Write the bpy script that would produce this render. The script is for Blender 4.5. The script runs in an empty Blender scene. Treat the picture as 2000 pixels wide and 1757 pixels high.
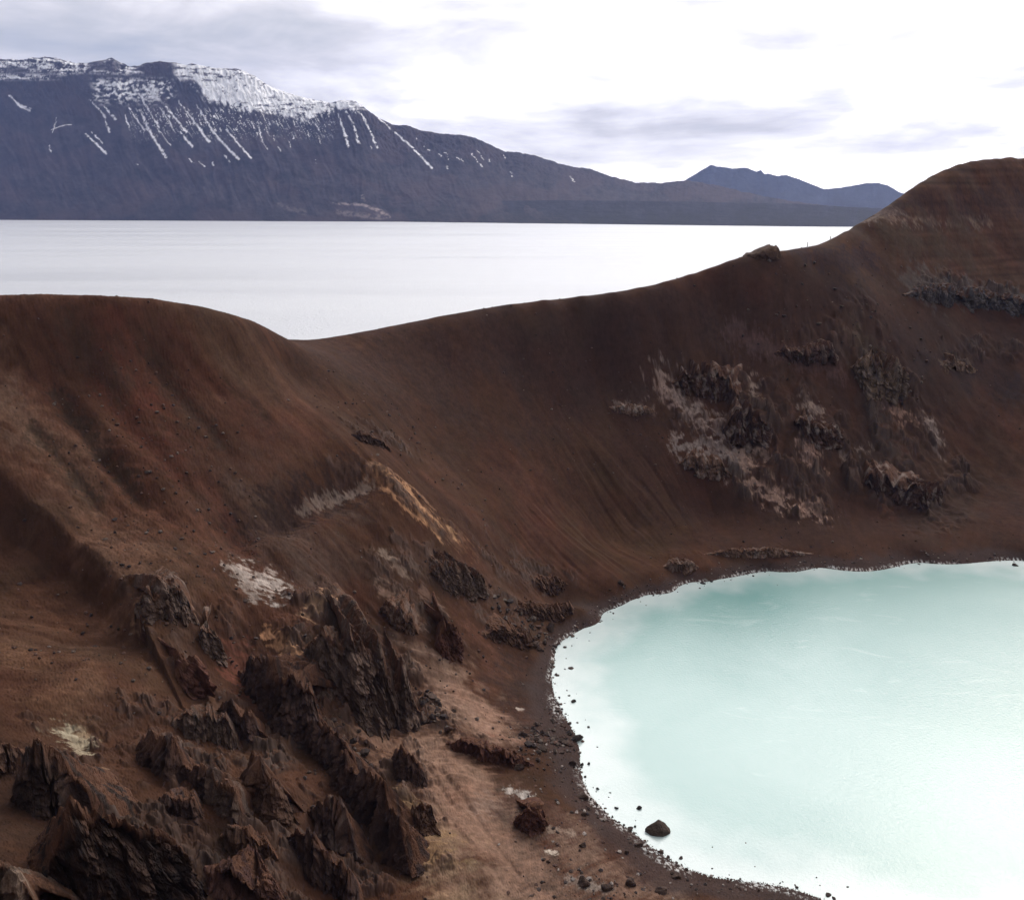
import bpy, bmesh, math, random
import numpy as np
from mathutils import Vector

C = bpy.context.scene.collection
S = bpy.context.scene
rad = math.radians
Q = 1.0

# ------------------------------------------------------------------ camera
CAM_Z = 80.0                 # metres above the crater lake
PITCH = rad(16.2)
F = 1732.0                   # focal length in photograph pixels (photo is 2000 x 1757)
cam_d = bpy.data.cameras.new("camera")
cam = bpy.data.objects.new("camera", cam_d); C.objects.link(cam)
cam.location = (0, 0, CAM_Z)
cam.rotation_euler = (rad(90) - PITCH, 0, 0)
cam_d.sensor_width = 36.0
cam_d.lens = 36.0 * F / 2000.0
cam_d.clip_start = 0.5
cam_d.clip_end = 30000
S.camera = cam

# ------------------------------------------------------------------ view, world, sun
S.view_settings.view_transform = 'Standard'
S.view_settings.look = 'None'
S.view_settings.exposure = 0.0
S.view_settings.gamma = 1.0
S.cycles.max_bounces = 5
S.cycles.diffuse_bounces = 2
S.cycles.glossy_bounces = 3
S.cycles.volume_bounces = 0
S.cycles.use_denoising = True

SUN_EL, SUN_AZ = rad(40), rad(42)          # azimuth to the right of the view axis
def build_world():
    w = bpy.data.worlds.new("World"); S.world = w; w.use_nodes = True
    nt = w.node_tree; nt.nodes.clear()
    N = nt.nodes.new; L = nt.links.new
    out = N('ShaderNodeOutputWorld'); bg = N('ShaderNodeBackground')
    sky = N('ShaderNodeTexSky'); sky.sky_type = 'NISHITA'; sky.sun_disc = False
    sky.sun_elevation = SUN_EL; sky.sun_rotation = SUN_AZ
    sky.altitude = 1100; sky.air_density = 1.0; sky.dust_density = 2.0
    tc = N('ShaderNodeTexCoord')
    sep = N('ShaderNodeSeparateXYZ'); L(tc.outputs['Generated'], sep.inputs[0])
    def math_(op, a, b=None, c=None):
        m = N('ShaderNodeMath'); m.operation = op
        for i, v in enumerate((a, b, c)):
            if v is None: continue
            if isinstance(v, (int, float)): m.inputs[i].default_value = v
            else: L(v, m.inputs[i])
        return m.outputs[0]
    def ramp(fac, stops):
        r = N('ShaderNodeValToRGB'); L(fac, r.inputs[0])
        e = r.color_ramp.elements
        e[0].position, e[0].color = stops[0][0], stops[0][1]
        e[1].position, e[1].color = stops[-1][0], stops[-1][1]
        for p, c in stops[1:-1]:
            q = e.new(p); q.color = c
        return r.outputs[0]
    X, Y, Z = sep.outputs
    zc = math_('MAXIMUM', Z, 0.0)
    # cloud deck seen in perspective: direction divided by height
    den = math_('ADD', zc, 0.10)
    cx = math_('DIVIDE', X, den); cy = math_('DIVIDE', Y, den)
    comb = N('ShaderNodeCombineXYZ'); L(cx, comb.inputs[0]); L(cy, comb.inputs[1])
    def noise(vec, scale, detail, rough, dist=0.0, off=(0,0,0), sc=(1,1,1)):
        mp = N('ShaderNodeMapping'); L(vec, mp.inputs[0])
        mp.inputs['Location'].default_value = off; mp.inputs['Scale'].default_value = sc
        n = N('ShaderNodeTexNoise'); L(mp.outputs[0], n.inputs['Vector'])
        n.inputs['Scale'].default_value = scale; n.inputs['Detail'].default_value = detail
        n.inputs['Roughness'].default_value = rough; n.inputs['Distortion'].default_value = dist
        return n.outputs[0]
    n1 = noise(comb.outputs[0], 0.55, 6, 0.55, 0.3, (3.1, 1.7, 0), (1.0, 0.8, 1))
    # cumulus banks low over the horizon: noise in direction space, flattened
    n2 = noise(tc.outputs['Generated'], 6.0, 6, 0.55, 0.4, (0.4, 0.0, 0.7), (1.0, 1.0, 3.6))
    # brightness falls off to the left of the sun and toward the back
    el = math_('ARCSINE', zc)
    az = math_('ARCTAN2', X, Y)
    # bright veil round the hidden sun
    sd = N('ShaderNodeVectorMath'); sd.operation = 'DOT_PRODUCT'
    L(tc.outputs['Generated'], sd.inputs[0])
    a0, e0 = rad(18), rad(36)
    sd.inputs[1].default_value = (math.sin(a0)*math.cos(e0), math.cos(a0)*math.cos(e0), math.sin(e0))
    cosang = math_('MAXIMUM', sd.outputs['Value'], 0.0)
    glow1 = math_('POWER', cosang, 7.0)
    # the broad bright break in the cloud below the sun
    def smooth_(x, a, b, c=0.0, d=1.0):
        r = N('ShaderNodeMapRange'); L(x, r.inputs[0]); r.interpolation_type = 'SMOOTHSTEP'
        for i, q in enumerate((a, b, c, d)): r.inputs[i+1].default_value = q
        return r.outputs[0]
    elw = math_('ADD', el, math_('MULTIPLY', math_('SUBTRACT', n1, 0.5), 0.50))
    glow2 = math_('MULTIPLY', smooth_(elw, rad(28.5), rad(35.5)), smooth_(el, rad(44), rad(62), 1.0, 0.0))
    glow2 = math_('MULTIPLY', glow2, math_('MULTIPLY', smooth_(az, rad(-28), rad(-6)), smooth_(az, rad(36), rad(60), 1.0, 0.0)))
    # grey-white overcast, more lit toward the sun
    mixn = math_('ADD', math_('MULTIPLY', math_('SUBTRACT', math_('ADD', math_('MULTIPLY', n1, 0.55), math_('MULTIPLY', n2, 0.45)), 0.5), 1.5), 0.50)
    lowband = N('ShaderNodeMapRange'); L(zc, lowband.inputs[0])
    lowband.inputs[1].default_value = 0.0; lowband.inputs[2].default_value = 0.18
    lowband.inputs[3].default_value = 1.0; lowband.inputs[4].default_value = 0.0
    side = N('ShaderNodeMapRange'); L(az, side.inputs[0])
    side.inputs[1].default_value = rad(-26); side.inputs[2].default_value = rad(20)
    side.inputs[3].default_value = 0.0; side.inputs[4].default_value = 1.0
    side.interpolation_type = 'SMOOTHSTEP'
    tone = math_('ADD', mixn, math_('MULTIPLY', side.outputs[0], 0.30))
    bank = smooth_(zc, 0.02, 0.085, 1.0, 0.0)
    tone = math_('SUBTRACT', tone, math_('MULTIPLY', bank, smooth_(n2, 0.40, 0.62, 0.0, 0.07)))
    cloud = ramp(tone, [(0.34, (0.50, 0.545, 0.62, 1)), (0.47, (0.67, 0.68, 0.72, 1)),
                        (0.56, (0.86, 0.84, 0.87, 1)), (0.70, (1.25, 1.22, 1.24, 1)), (0.86, (2.3, 2.2, 2.15, 1))])
    # the clear sky shows through at the thinnest places
    gap = N('ShaderNodeMapRange'); L(noise(comb.outputs[0], 0.5, 4, 0.5, 0.2, (9.3, 4.2, 2.0)), gap.inputs[0])
    gap.inputs[1].default_value = 0.60; gap.inputs[2].default_value = 0.72
    gap.inputs[3].default_value = 0.0; gap.inputs[4].default_value = 0.55
    skys = N('ShaderNodeMix'); skys.data_type = 'RGBA'; skys.blend_type = 'MULTIPLY'
    skys.inputs[0].default_value = 1.0
    L(sky.outputs[0], skys.inputs[6]); skys.inputs[7].default_value = (0.10, 0.10, 0.10, 1)
    mx = N('ShaderNodeMix'); mx.data_type = 'RGBA'
    L(gap.outputs[0], mx.inputs[0]); L(cloud, mx.inputs[6]); L(skys.outputs[2], mx.inputs[7])
    # thin-cloud glow round the sun
    gz = N('ShaderNodeMapRange'); L(zc, gz.inputs[0]); gz.interpolation_type = 'SMOOTHSTEP'
    gz.inputs[1].default_value = 0.10; gz.inputs[2].default_value = 0.45; gz.inputs[3].default_value = 0.12; gz.inputs[4].default_value = 1.0
    g = math_('ADD', math_('MULTIPLY', glow1, 1.7), math_('MULTIPLY', glow2, 5.7))
    g = math_('MULTIPLY', g, gz.outputs[0])
    g = math_('MULTIPLY', g, math_('ADD', math_('MULTIPLY', n1, 2.2), -0.1))
    gl = N('ShaderNodeCombineXYZ')
    L(g, gl.inputs[0]); L(math_('MULTIPLY', g, 0.98), gl.inputs[1]); L(math_('MULTIPLY', g, 0.96), gl.inputs[2])
    ad = N('ShaderNodeMix'); ad.data_type = 'RGBA'; ad.blend_type = 'ADD'; ad.inputs[0].default_value = 1.0
    L(mx.outputs[2], ad.inputs[6]); L(gl.outputs[0], ad.inputs[7])
    # unseen sky behind the viewer, dimmed to deepen the contrast
    back = N('ShaderNodeMapRange'); L(Y, back.inputs[0])
    back.inputs[1].default_value = -0.6; back.inputs[2].default_value = 0.5
    back.inputs[3].default_value = 0.52; back.inputs[4].default_value = 1.0
    bk = N('ShaderNodeMix'); bk.data_type = 'RGBA'; bk.blend_type = 'MULTIPLY'; bk.inputs[0].default_value = 1.0
    bc = N('ShaderNodeCombineXYZ'); [L(back.outputs[0], bc.inputs[i]) for i in range(3)]
    L(ad.outputs[2], bk.inputs[6]); L(bc.outputs[0], bk.inputs[7])
    L(bk.outputs[2], bg.inputs[0]); bg.inputs[1].default_value = 1.0
    L(bg.outputs[0], out.inputs[0])
build_world()

sl = bpy.data.lights.new("sun", 'SUN'); sun = bpy.data.objects.new("sun", sl); C.objects.link(sun)
sl.energy = 1.0; sl.angle = rad(26); sl.color = (1.0, 0.86, 0.70)
sdir = Vector((math.sin(SUN_AZ)*math.cos(SUN_EL), math.cos(SUN_AZ)*math.cos(SUN_EL), math.sin(SUN_EL)))
sun.rotation_euler = sdir.to_track_quat('Z', 'Y').to_euler()

# ------------------------------------------------------------------ noise
_rng = np.random.RandomState(7)
_perm = _rng.permutation(4096).astype(np.int32)
_ga = _rng.rand(4096) * 2 * math.pi
_gx, _gy = np.cos(_ga).astype(np.float32), np.sin(_ga).astype(np.float32)
_rv = _rng.rand(4096, 3).astype(np.float32)
def _h(ix, iy, seed):
    return _perm[(ix + _perm[(iy + seed * 131) & 4095]) & 4095]
def perlin(x, y, seed=0):
    x = np.asarray(x, np.float32); y = np.asarray(y, np.float32)
    fx, fy = np.floor(x), np.floor(y)
    ix, iy = fx.astype(np.int32), fy.astype(np.int32)
    dx, dy = x - fx, y - fy
    ux = dx*dx*dx*(dx*(dx*6-15)+10); uy = dy*dy*dy*(dy*(dy*6-15)+10)
    def g(i, j):
        h = _h(ix+i, iy+j, seed)
        return _gx[h]*(dx-i) + _gy[h]*(dy-j)
    a = g(0,0); b = g(1,0); c = g(0,1); d = g(1,1)
    top = a + (b-a)*ux; bot = c + (d-c)*ux
    return (top + (bot-top)*uy) * 1.5
def fbm(x, y, octv=4, seed=0, gain=0.5):
    s = 0; a = 1.0; f = 1.0
    for o in range(octv):
        s = s + a*perlin(x*f, y*f, seed+o*7); a *= gain; f *= 2.03
    return s
def ridged(x, y, octv=4, seed=0, gain=0.5):
    s = 0; a = 1.0; f = 1.0
    for o in range(octv):
        s = s + a*(1-2*np.abs(perlin(x*f, y*f, seed+o*11))); a *= gain; f *= 2.03
    return s
def worley(x, y, seed=0, jitter=0.9):
    """F1, F2, random value of the nearest cell, offset to its centre"""
    x = np.asarray(x, np.float32); y = np.asarray(y, np.float32)
    fx, fy = np.floor(x), np.floor(y)
    ix, iy = fx.astype(np.int32), fy.astype(np.int32)
    f1 = np.full(x.shape, 9, np.float32); f2 = f1.copy(); rv = np.zeros_like(f1)
    ox = np.zeros_like(f1); oy = np.zeros_like(f1)
    for i in (-1, 0, 1):
        for j in (-1, 0, 1):
            h = _h(ix+i, iy+j, seed)
            ax = i + 0.5 + jitter*(_rv[h,0]-0.5) - (x-fx)
            ay = j + 0.5 + jitter*(_rv[h,1]-0.5) - (y-fy)
            d = np.sqrt(ax*ax + ay*ay)
            near = d < f1
            f2 = np.where(near, f1, np.minimum(f2, d))
            rv = np.where(near, _rv[h,2], rv)
            ox = np.where(near, ax, ox); oy = np.where(near, ay, oy)
            f1 = np.where(near, d, f1)
    return f1, f2, rv, ox, oy
def sst(a, b, x):
    t = np.clip((x-a)/(b-a), 0, 1); return t*t*(3-2*t)

# ------------------------------------------------------------------ photo rays -> world points
ct, st = math.cos(PITCH), math.sin(PITCH)
def ray(u, v):
    a = (u-1000)/F; b = (878.5-v)/F
    return a, ct + b*st, -st + b*ct
def at_Y(u, v, Y):
    a, y, z = ray(u, v); t = Y/y
    return (a*t, Y, CAM_Z + z*t)
def at_z(u, v, z0):
    a, y, z = ray(u, v); t = (z0-CAM_Z)/z
    return (a*t, y*t, z0)

# ------------------------------------------------------------------ terrain shape: control points
LAKE_Z = -30.0
CEN = (68.0, 135.0)
pts = []
# crater lake shore (z = 0)
SHORE = [(2000,1095),(1800,1098),(1600,1108),(1500,1114),(1400,1131),(1355,1136),(1325,1145),(1305,1158),(1265,1161),(1229,1173),(1200,1187),(1175,1200),(1141,1225),(1115,1240),(1094,1254),(1083,1270),
         (1078,1310),(1090,1375),(1118,1425),(1130,1460),(1132,1500),(1150,1550),(1195,1598),(1260,1643),(1330,1690),
         (1400,1714),(1500,1726),(1560,1740),(1620,1762),(1700,1800)]
shore_xy = []
for u, v in SHORE:
    p = at_z(u, v, 0.0); pts.append(p); shore_xy.append(p[:2])
    d = math.hypot(CEN[0]-p[0], CEN[1]-p[1]); k = 9.0/d
    pts.append((p[0]+(CEN[0]-p[0])*k, p[1]+(CEN[1]-p[1])*k, -1.6))
off = [(132,165),(142,140),(135,112),(112,90),(80,80),(58,79)]
for x, y in off:
    pts.append((x, y, 0.0)); shore_xy.append((x, y))
    pts.append((x+(CEN[0]-x)*.15, y+(CEN[1]-y)*.15, -1.6))
pts += [(68,135,-8),(90,135,-8),(50,120,-6),(90,155,-6),(60,160,-5)]
# foot of the walls, back of the beach
for u, v, z in [(2000,1072,1.8),(1800,1076,1.8),(1650,1082,1.8),(1500,1092,2),(1380,1108,2),(1290,1128,2),(1210,1145,2.5),(1130,1190,2.5),
                (1050,1245,2.5),(1000,1300,3),(968,1370,3),(968,1430,3.2),(1040,1450,2.2),(1010,1520,3),(965,1560,3.4),
                (975,1620,3.4),(1030,1690,3.2),(1075,1757,3.2),(1180,1700,2.2),(1300,1757,2.0),(1120,1600,1.9),(1220,1700,1.4)]:
    pts.append(at_z(u, v, z))
# ridge lines (u, v, Y): the rim against the lake and sky
RIM = [(570,663,197),(620,663,199),(700,650,206),(850,620,217),(1000,594,228),(1200,571,240),(1350,536,252),(1450,501,259),
       (1530,490,264),(1600,478,274),(1650,452,287),(1735,403,304),(1800,355,319),(1880,320,334),(1950,310,345),(2010,309,352),(2150,304,366)]
def dense(L, n):
    L = np.array(L, float); out = []
    for i in range(len(L)-1):
        p0, p1, p2, p3 = L[max(i-1,0)], L[i], L[i+1], L[min(i+2,len(L)-1)]
        for k in range(n):
            t = k/n; out.append(tuple(0.5*((2*p1)+(p2-p0)*t+(2*p0-5*p1+4*p2-p3)*t*t+(3*p1-p0-3*p2+p3)*t**3)))
    out.append(tuple(L[-1])); return out
RIM = dense(RIM, 3)
_rp = np.array([at_Y(*q) for q in RIM]); _rt = np.gradient(_rp[:, :2], axis=0)
for i_ in range(4): _rt[1:-1] = (_rt[:-2]+_rt[1:-1]+_rt[2:])/3
for p, tn, q_ in zip(_rp, _rt, RIM):
    pts.append(tuple(p))
    if 1540 < q_[0] < 1990:
        for dy_, dz_ in ((16, 3.5), (45, 14), (95, 42), (160, 100)):
            w_ = at_Y(q_[0], q_[1], q_[2]+dy_); pts.append((w_[0], w_[1], max(w_[2]-dz_, -44)))
        continue
    n = np.linalg.norm(tn); dx, dy = -tn[1]/n, tn[0]/n            # outward, away from the crater
    pts.append((p[0]+dx*14, p[1]+dy*14, p[2]-5.5))
    pts.append((p[0]+dx*60, p[1]+dy*60, p[2]-32-0.15*max(0,p[2]-45)))
    pts.append((p[0]+dx*150, p[1]+dy*150, -44))
HUMP = [(-200,600,146),(0,578,146),(100,577,148),(200,580,150),(300,586,154),(400,601,160),(470,620,166),(520,640,172),(552,658,178)]
HUMP = dense(HUMP, 3)
for u, v, Y in HUMP:
    p = at_Y(u, v, Y); pts.append(p)
    n = math.hypot(p[0], p[1]); dx, dy = p[0]/n, p[1]/n
    if u < 450:
        pts.append((p[0]+dx*14, p[1]+dy*14, p[2]-4.5))
        pts.append((p[0]+dx*60, p[1]+dy*60, p[2]-30))
        pts.append((p[0]+dx*150, p[1]+dy*150, -44))
    elif u < 500:
        pts.append((p[0]+dx*12, p[1]+dy*12, p[2]-5))
# faces (u, v, Y)
FACE = [
 # left face under the hump
 (0,700,139),(150,700,144),(300,700,149),(450,700,157),(560,720,168),(0,800,132),(150,800,137),(300,800,141),(450,800,147),(600,800,157),
 (700,760,176),(0,880,126.5),(150,930,127),(300,930,130),(450,930,136),(300,1050,119),(400,1080,119),(200,1030,121),
 # the crest of the lit spur and the hollow in front of it
 (0,930,123.5),(90,1010,117.5),(180,1085,112),(250,1170,105.5),(300,1215,102.5),(370,1240,104),
 (0,965,121.3),(90,1050,115),(170,1120,109.5),(230,1210,103),
 (0,1060,115.5),(100,1130,108.5),(0,1180,103),(130,1230,99.5),(0,1300,87.5),(150,1320,88),(300,1320,94),
 (0,1390,79.5),(60,1400,81),(0,1430,75.5),(0,1520,69.5),(70,1520,71),(100,1600,66),(0,1640,59),(0,1757,51),(120,1757,55),(200,1680,62.5),
 (150,1450,80),(250,1500,76.5),(350,1600,73),(250,1757,60),(400,1757,65.5),
 (400,1400,93),(400,1500,84),(500,1400,98.5),(550,1520,85.5),(550,1650,75.5),(600,1757,73),(480,1300,106.5),
 # centre
 (450,1180,111.5),(560,1150,120),(620,1240,113),(540,1050,127),(600,950,140),(560,1000,134),(650,1080,131),(680,980,143),(680,880,152),(740,920,151),
 (760,1010,144),(880,1050,152),(820,940,163),(880,1130,143),(850,1250,128),(760,1150,132),(900,1000,162),(950,1080,157),(1000,1150,154),
 (930,1220,138),(920,1310,127),(700,1200,125),(660,1190,120),(640,1330,107),(760,1400,112),(830,1405,112),(880,1400,114),(700,1440,103),(850,1470,105),
 (760,1500,99),(800,1440,107),(900,1500,102),(760,1600,87.5),(860,1600,91),(930,1560,97),(930,1640,89),(900,1700,83),(980,1720,84),(800,1757,77),(700,1680,82),(940,1757,80),
 (1090,1120,166),(1100,1180,161),
 # back wall
 (700,700,193),(850,700,206),(1000,700,217),(1150,700,228),(800,800,184),(950,800,200),(1100,800,214),(900,900,180),(1000,950,182),(1100,900,199),(1100,1000,184),
 (1200,800,220),(1300,700,233),(1200,900,205),(1300,1000,197),(1200,1050,187),(1400,600,249),(1400,750,233),(1400,900,211),(1400,1000,201),
 (1550,650,245),(1550,800,226),(1550,950,207),(1700,600,256),(1700,750,239),(1700,900,218),(1700,1000,205),(1850,650,266),(1850,800,241),(1850,950,215),
 (2000,650,277),(2000,800,249),(2000,950,220),
 (1900,345,331),(2000,330,348),(1960,360,336),(2100,340,356),(2100,420,338),(1800,400,308),(1770,430,299),(1900,420,317),(1850,360,321),(2200,360,362),
 (940,1700,83.5),(985,1660,89.5),(1000,1757,81.5),(960,1740,82),
 (1600,530,262),(1700,530,272),(1850,560,285),(2000,600,288),(1850,520,293),(2000,540,301),(1700,460,287),(1850,440,307),(2000,440,323),(2000,380,338),
]
for u, v, Y in FACE: pts.append(at_Y(u, v, Y))
# outside the picture: the rest of the crater, the rim the viewer stands on
pts += [(0,0,78.0),(0,4,74.0),(-12,2,78),(15,-3,78),(10,-25,73),(-30,-20,70),(5,14,58),(10,28,47),(14,45,34),(18,62,17),(24,72,8),
        (-10,22,50),(-15,40,36),(-40,10,66),(-42,30,43),(-70,25,58),(-75,60,44),(-95,70,52),(-115,110,54),(-130,140,62),(-80,0,60),(-150,60,25),
        (40,15,66),(45,45,30),(50,66,5),(75,10,66),(85,55,22),(75,72,4),(120,20,68),(125,60,22),(150,85,14),(170,60,48),(160,140,14),(190,140,42),(155,180,18),(180,190,45),
        (215,140,66),(210,220,72),(250,230,82),(205,60,70),(260,140,58),(300,60,40),(130,-30,62),(150,-100,20),(0,-90,20),(-150,-60,0),
        (300,300,82),(330,400,70),(420,300,60),(420,500,30),(500,150,10),(300,560,-10),(160,600,-44),(0,600,-44),(-200,600,-44),(-350,450,-44),(-350,250,-44),
        (-250,120,-20),(-220,200,-10),(-350,0,-44),(520,520,-20),(350,700,-44)]
P = np.array(pts, np.float64)
def tps_fit(P, lam=2e-4):
    n = len(P); X = P[:, :2]/100.0
    d2 = ((X[:,None]-X[None])**2).sum(-1)
    K = 0.5*d2*np.log(d2+1e-12); K[np.arange(n), np.arange(n)] = 0
    A = np.zeros((n+3, n+3)); A[:n,:n] = K + lam*np.eye(n)
    A[:n,n] = 1; A[:n,n+1:] = X; A[n,:n] = 1; A[n+1:,:n] = X.T
    b = np.zeros(n+3); b[:n] = P[:,2]
    return np.linalg.solve(A, b), X
W_, X_ = tps_fit(P)
def base_h(x, y):
    x = np.asarray(x, np.float32)/100.0; y = np.asarray(y, np.float32)/100.0
    sh = x.shape; x = x.ravel(); y = y.ravel(); out = np.empty(x.size, np.float32)
    Xf = X_.astype(np.float32); n = len(Xf); w = W_[:n]
    st_ = 40000
    for i in range(0, x.size, st_):
        a = x[i:i+st_]; b = y[i:i+st_]
        d2 = (a[:,None]-Xf[:,0][None])**2 + (b[:,None]-Xf[:,1][None])**2
        k = 0.5*d2*np.log(d2+1e-9)
        out[i:i+st_] = k @ w.astype(np.float32) + W_[n] + W_[n+1]*a + W_[n+2]*b
    return out.reshape(sh)
# coarse lookup grid for quick queries
GX0, GX1, GY0, GY1, GD = -400.0, 600.0, -120.0, 760.0, 2.0
_gxs = np.arange(GX0, GX1+GD, GD); _gys = np.arange(GY0, GY1+GD, GD)
_GXm, _GYm = np.meshgrid(_gxs, _gys)
_GH = base_h(_GXm, _GYm)
def bil(G, x, y):
    fx = np.clip((np.asarray(x)-GX0)/GD, 0, len(_gxs)-2.001); fy = np.clip((np.asarray(y)-GY0)/GD, 0, len(_gys)-2.001)
    ix = fx.astype(int); iy = fy.astype(int); dx = fx-ix; dy = fy-iy
    return (G[iy,ix]*(1-dx)+G[iy,ix+1]*dx)*(1-dy) + (G[iy+1,ix]*(1-dx)+G[iy+1,ix+1]*dx)*dy
def coarse(x, y): return bil(_GH, x, y)
# the smooth fit overshoots behind the ridges: pull it down where it stands above the measured skyline
SKY = [(-150,583),(0,577),(50,576),(100,576),(150,577),(200,579),(250,581),(300,585),(350,592),(400,601),(435,610),(470,620),(495,629),(520,640),(540,651),(552,658),(560,661),(590,663),(620,662),(660,657),(700,650),(775,635),(850,620),(925,606),(1000,594),(1100,583),
       (1200,571),(1275,557),(1350,536),(1400,519),(1450,501),(1490,495),(1530,490),(1565,484),(1600,478),(1625,466),(1650,452),(1690,428),(1735,400),(1765,378),(1800,355),(1840,334),(1880,320),(1915,313),(1950,310),(2000,309),(2060,308)]
_su = np.concatenate([np.arange(-150, 1990, 26), [2000, 2060]]); SKY = list(zip(_su, np.interp(_su, *zip(*SKY))))
for rep in range(3):
    add = []
    tt = np.arange(60, 600, 1.0)
    for u, vt in SKY:
        y_ = np.ones_like(tt)
        for it in range(3):
            z_ = coarse((u-1000)/F*tt/y_, tt)
            v_ = 878.5-F*((z_-CAM_Z)*ct+tt*st)/(tt*ct-(z_-CAM_Z)*st); y_ = ct+(878.5-v_)/F*st
        k = int(np.argmin(v_))
        if v_[k] < vt-0.9: add.append(at_Y(u, vt+0.5, tt[k]))
    if not add: break
    P = np.concatenate([P, np.array(add)]); W_, X_ = tps_fit(P)
    _GH = base_h(_GXm, _GYm)
_gzy, _gzx = np.gradient(_GH, GD)
def hit(u, v):
    """where the ray through photo pixel (u, v) meets the smooth terrain"""
    a, y, z = ray(u, v)
    t = np.arange(40, 620, 0.25)
    px, py, pz = a*t, y*t, CAM_Z+z*t
    h = coarse(px, py)
    k = np.nonzero(pz < np.maximum(h, 0.0 if False else -99))[0]
    k = k[0] if len(k) else len(t)-1
    return float(px[k]), float(py[k]), float(pz[k])

# ------------------------------------------------------------------ helpers for objects and materials
def mesh_obj(name, verts, faces, mat=None, parent=None, smooth=False, cols=None, quads=None):
    me = bpy.data.meshes.new(name)
    v = np.asarray(verts, np.float32).reshape(-1, 3)
    f = np.asarray(faces, np.int32)
    me.vertices.add(len(v)); me.vertices.foreach_set('co', v.ravel())
    k = f.shape[1]
    me.loops.add(f.size); me.loops.foreach_set('vertex_index', f.ravel())
    me.polygons.add(len(f))
    me.polygons.foreach_set('loop_start', np.arange(0, f.size, k, dtype=np.int32))
    me.polygons.foreach_set('use_smooth', np.full(len(f), smooth))
    me.update(calc_edges=True)
    if cols is not None:
        at = me.color_attributes.new('col', 'FLOAT_COLOR', 'POINT')
        c4 = np.ones((len(v), 4), np.float32); c4[:, :cols.shape[1]] = cols
        at.data.foreach_set('color', c4.ravel())
    o = bpy.data.objects.new(name, me); C.objects.link(o)
    if mat: me.materials.append(mat)
    if parent: o.parent = parent
    return o
def tag(o, label=None, cat=None, group=None, kind=None):
    if label: o['label'] = label
    if cat: o['category'] = cat
    if group: o['group'] = group
    if kind: o['kind'] = kind
    return o
class MT:
    """small node-building helper"""
    def __init__(s, name):
        s.m = bpy.data.materials.new(name); s.m.use_nodes = True
        s.nt = s.m.node_tree; s.nt.nodes.clear()
        s.out = s.N('ShaderNodeOutputMaterial'); s.b = s.N('ShaderNodeBsdfPrincipled')
        s.L(s.b.outputs[0], s.out.inputs[0])
    def N(s, t): return s.nt.nodes.new(t)
    def L(s, a, b): s.nt.links.new(a, b)
    def val(s, sock, v):
        if isinstance(v, (int, float, tuple)): sock.default_value = v
        else: s.L(v, sock)
    def coord(s): 
        g = s.N('ShaderNodeNewGeometry'); return g.outputs['Position']
    def mp(s, vec, sc=(1,1,1), loc=(0,0,0), rot=(0,0,0)):
        m = s.N('ShaderNodeMapping'); s.L(vec, m.inputs[0])
        m.inputs['Scale'].default_value = sc; m.inputs['Location'].default_value = loc; m.inputs['Rotation'].default_value = rot
        return m.outputs[0]
    def noise(s, vec, scale, detail=4, rough=0.5, dist=0.0):
        n = s.N('ShaderNodeTexNoise'); s.L(vec, n.inputs['Vector'])
        n.inputs['Scale'].default_value = scale; n.inputs['Detail'].default_value = detail
        n.inputs['Roughness'].default_value = rough; n.inputs['Distortion'].default_value = dist
        return n.outputs[0]
    def rng(s, x, a, b, c, d):
        r = s.N('ShaderNodeMapRange'); s.L(x, r.inputs[0])
        for i, q in enumerate((a, b, c, d)): r.inputs[i+1].default_value = q
        return r.outputs[0]
    def math(s, op, a, b=0.0):
        m = s.N('ShaderNodeMath'); m.operation = op; s.val(m.inputs[0], a); s.val(m.inputs[1], b); return m.outputs[0]
    def mix(s, f, a, b, mode='MIX'):
        m = s.N('ShaderNodeMix'); m.data_type = 'RGBA'; m.blend_type = mode
        s.val(m.inputs[0], f); s.val(m.inputs[6], a); s.val(m.inputs[7], b); return m.outputs[2]
    def attr(s, name):
        a = s.N('ShaderNodeAttribute'); a.attribute_name = name; return a.outputs['Color']
    def bump(s, h, strength, dist, prev=None):
        b = s.N('ShaderNodeBump'); s.L(h, b.inputs['Height']); b.inputs['Strength'].default_value = strength
        b.inputs['Distance'].default_value = dist
        if prev is not None: s.L(prev, b.inputs['Normal'])
        return b.outputs[0]

def ground_mat():
    t = MT('volcanic_soil'); p = t.coord()
    n1 = t.noise(p, 0.5, 7, 0.6, 0.2); n2 = t.noise(p, 0.12, 5, 0.6); n3 = t.noise(p, 3.6, 4, 0.75)
    c = t.attr('col')
    k = t.math('ADD', t.rng(n1, 0.25, 0.75, 0.78, 1.22), t.rng(n3, 0.3, 0.7, -0.20, 0.20))
    cc = t.N('ShaderNodeCombineXYZ'); [t.L(k, cc.inputs[i]) for i in range(3)]
    c = t.mix(1.0, c, cc.outputs[0], 'MULTIPLY')
    warm = t.mix(t.rng(n2, 0.35, 0.65, 0, 1), (1.05, 0.98, 0.94, 1), (0.97, 1.01, 1.01, 1))
    c = t.mix(1.0, c, warm, 'MULTIPLY')
    t.L(c, t.b.inputs['Base Color']); t.b.inputs['Roughness'].default_value = 0.93
    t.b.inputs['Specular IOR Level'].default_value = 0.04
    b1 = t.bump(t.noise(p, 0.25, 2, 0.5), 0.15, 0.6); b2 = t.bump(t.noise(p, 2.2, 2, 0.5), 0.05, 0.08, b1)
    t.L(b2, t.b.inputs['Normal'])
    return t.m
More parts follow.
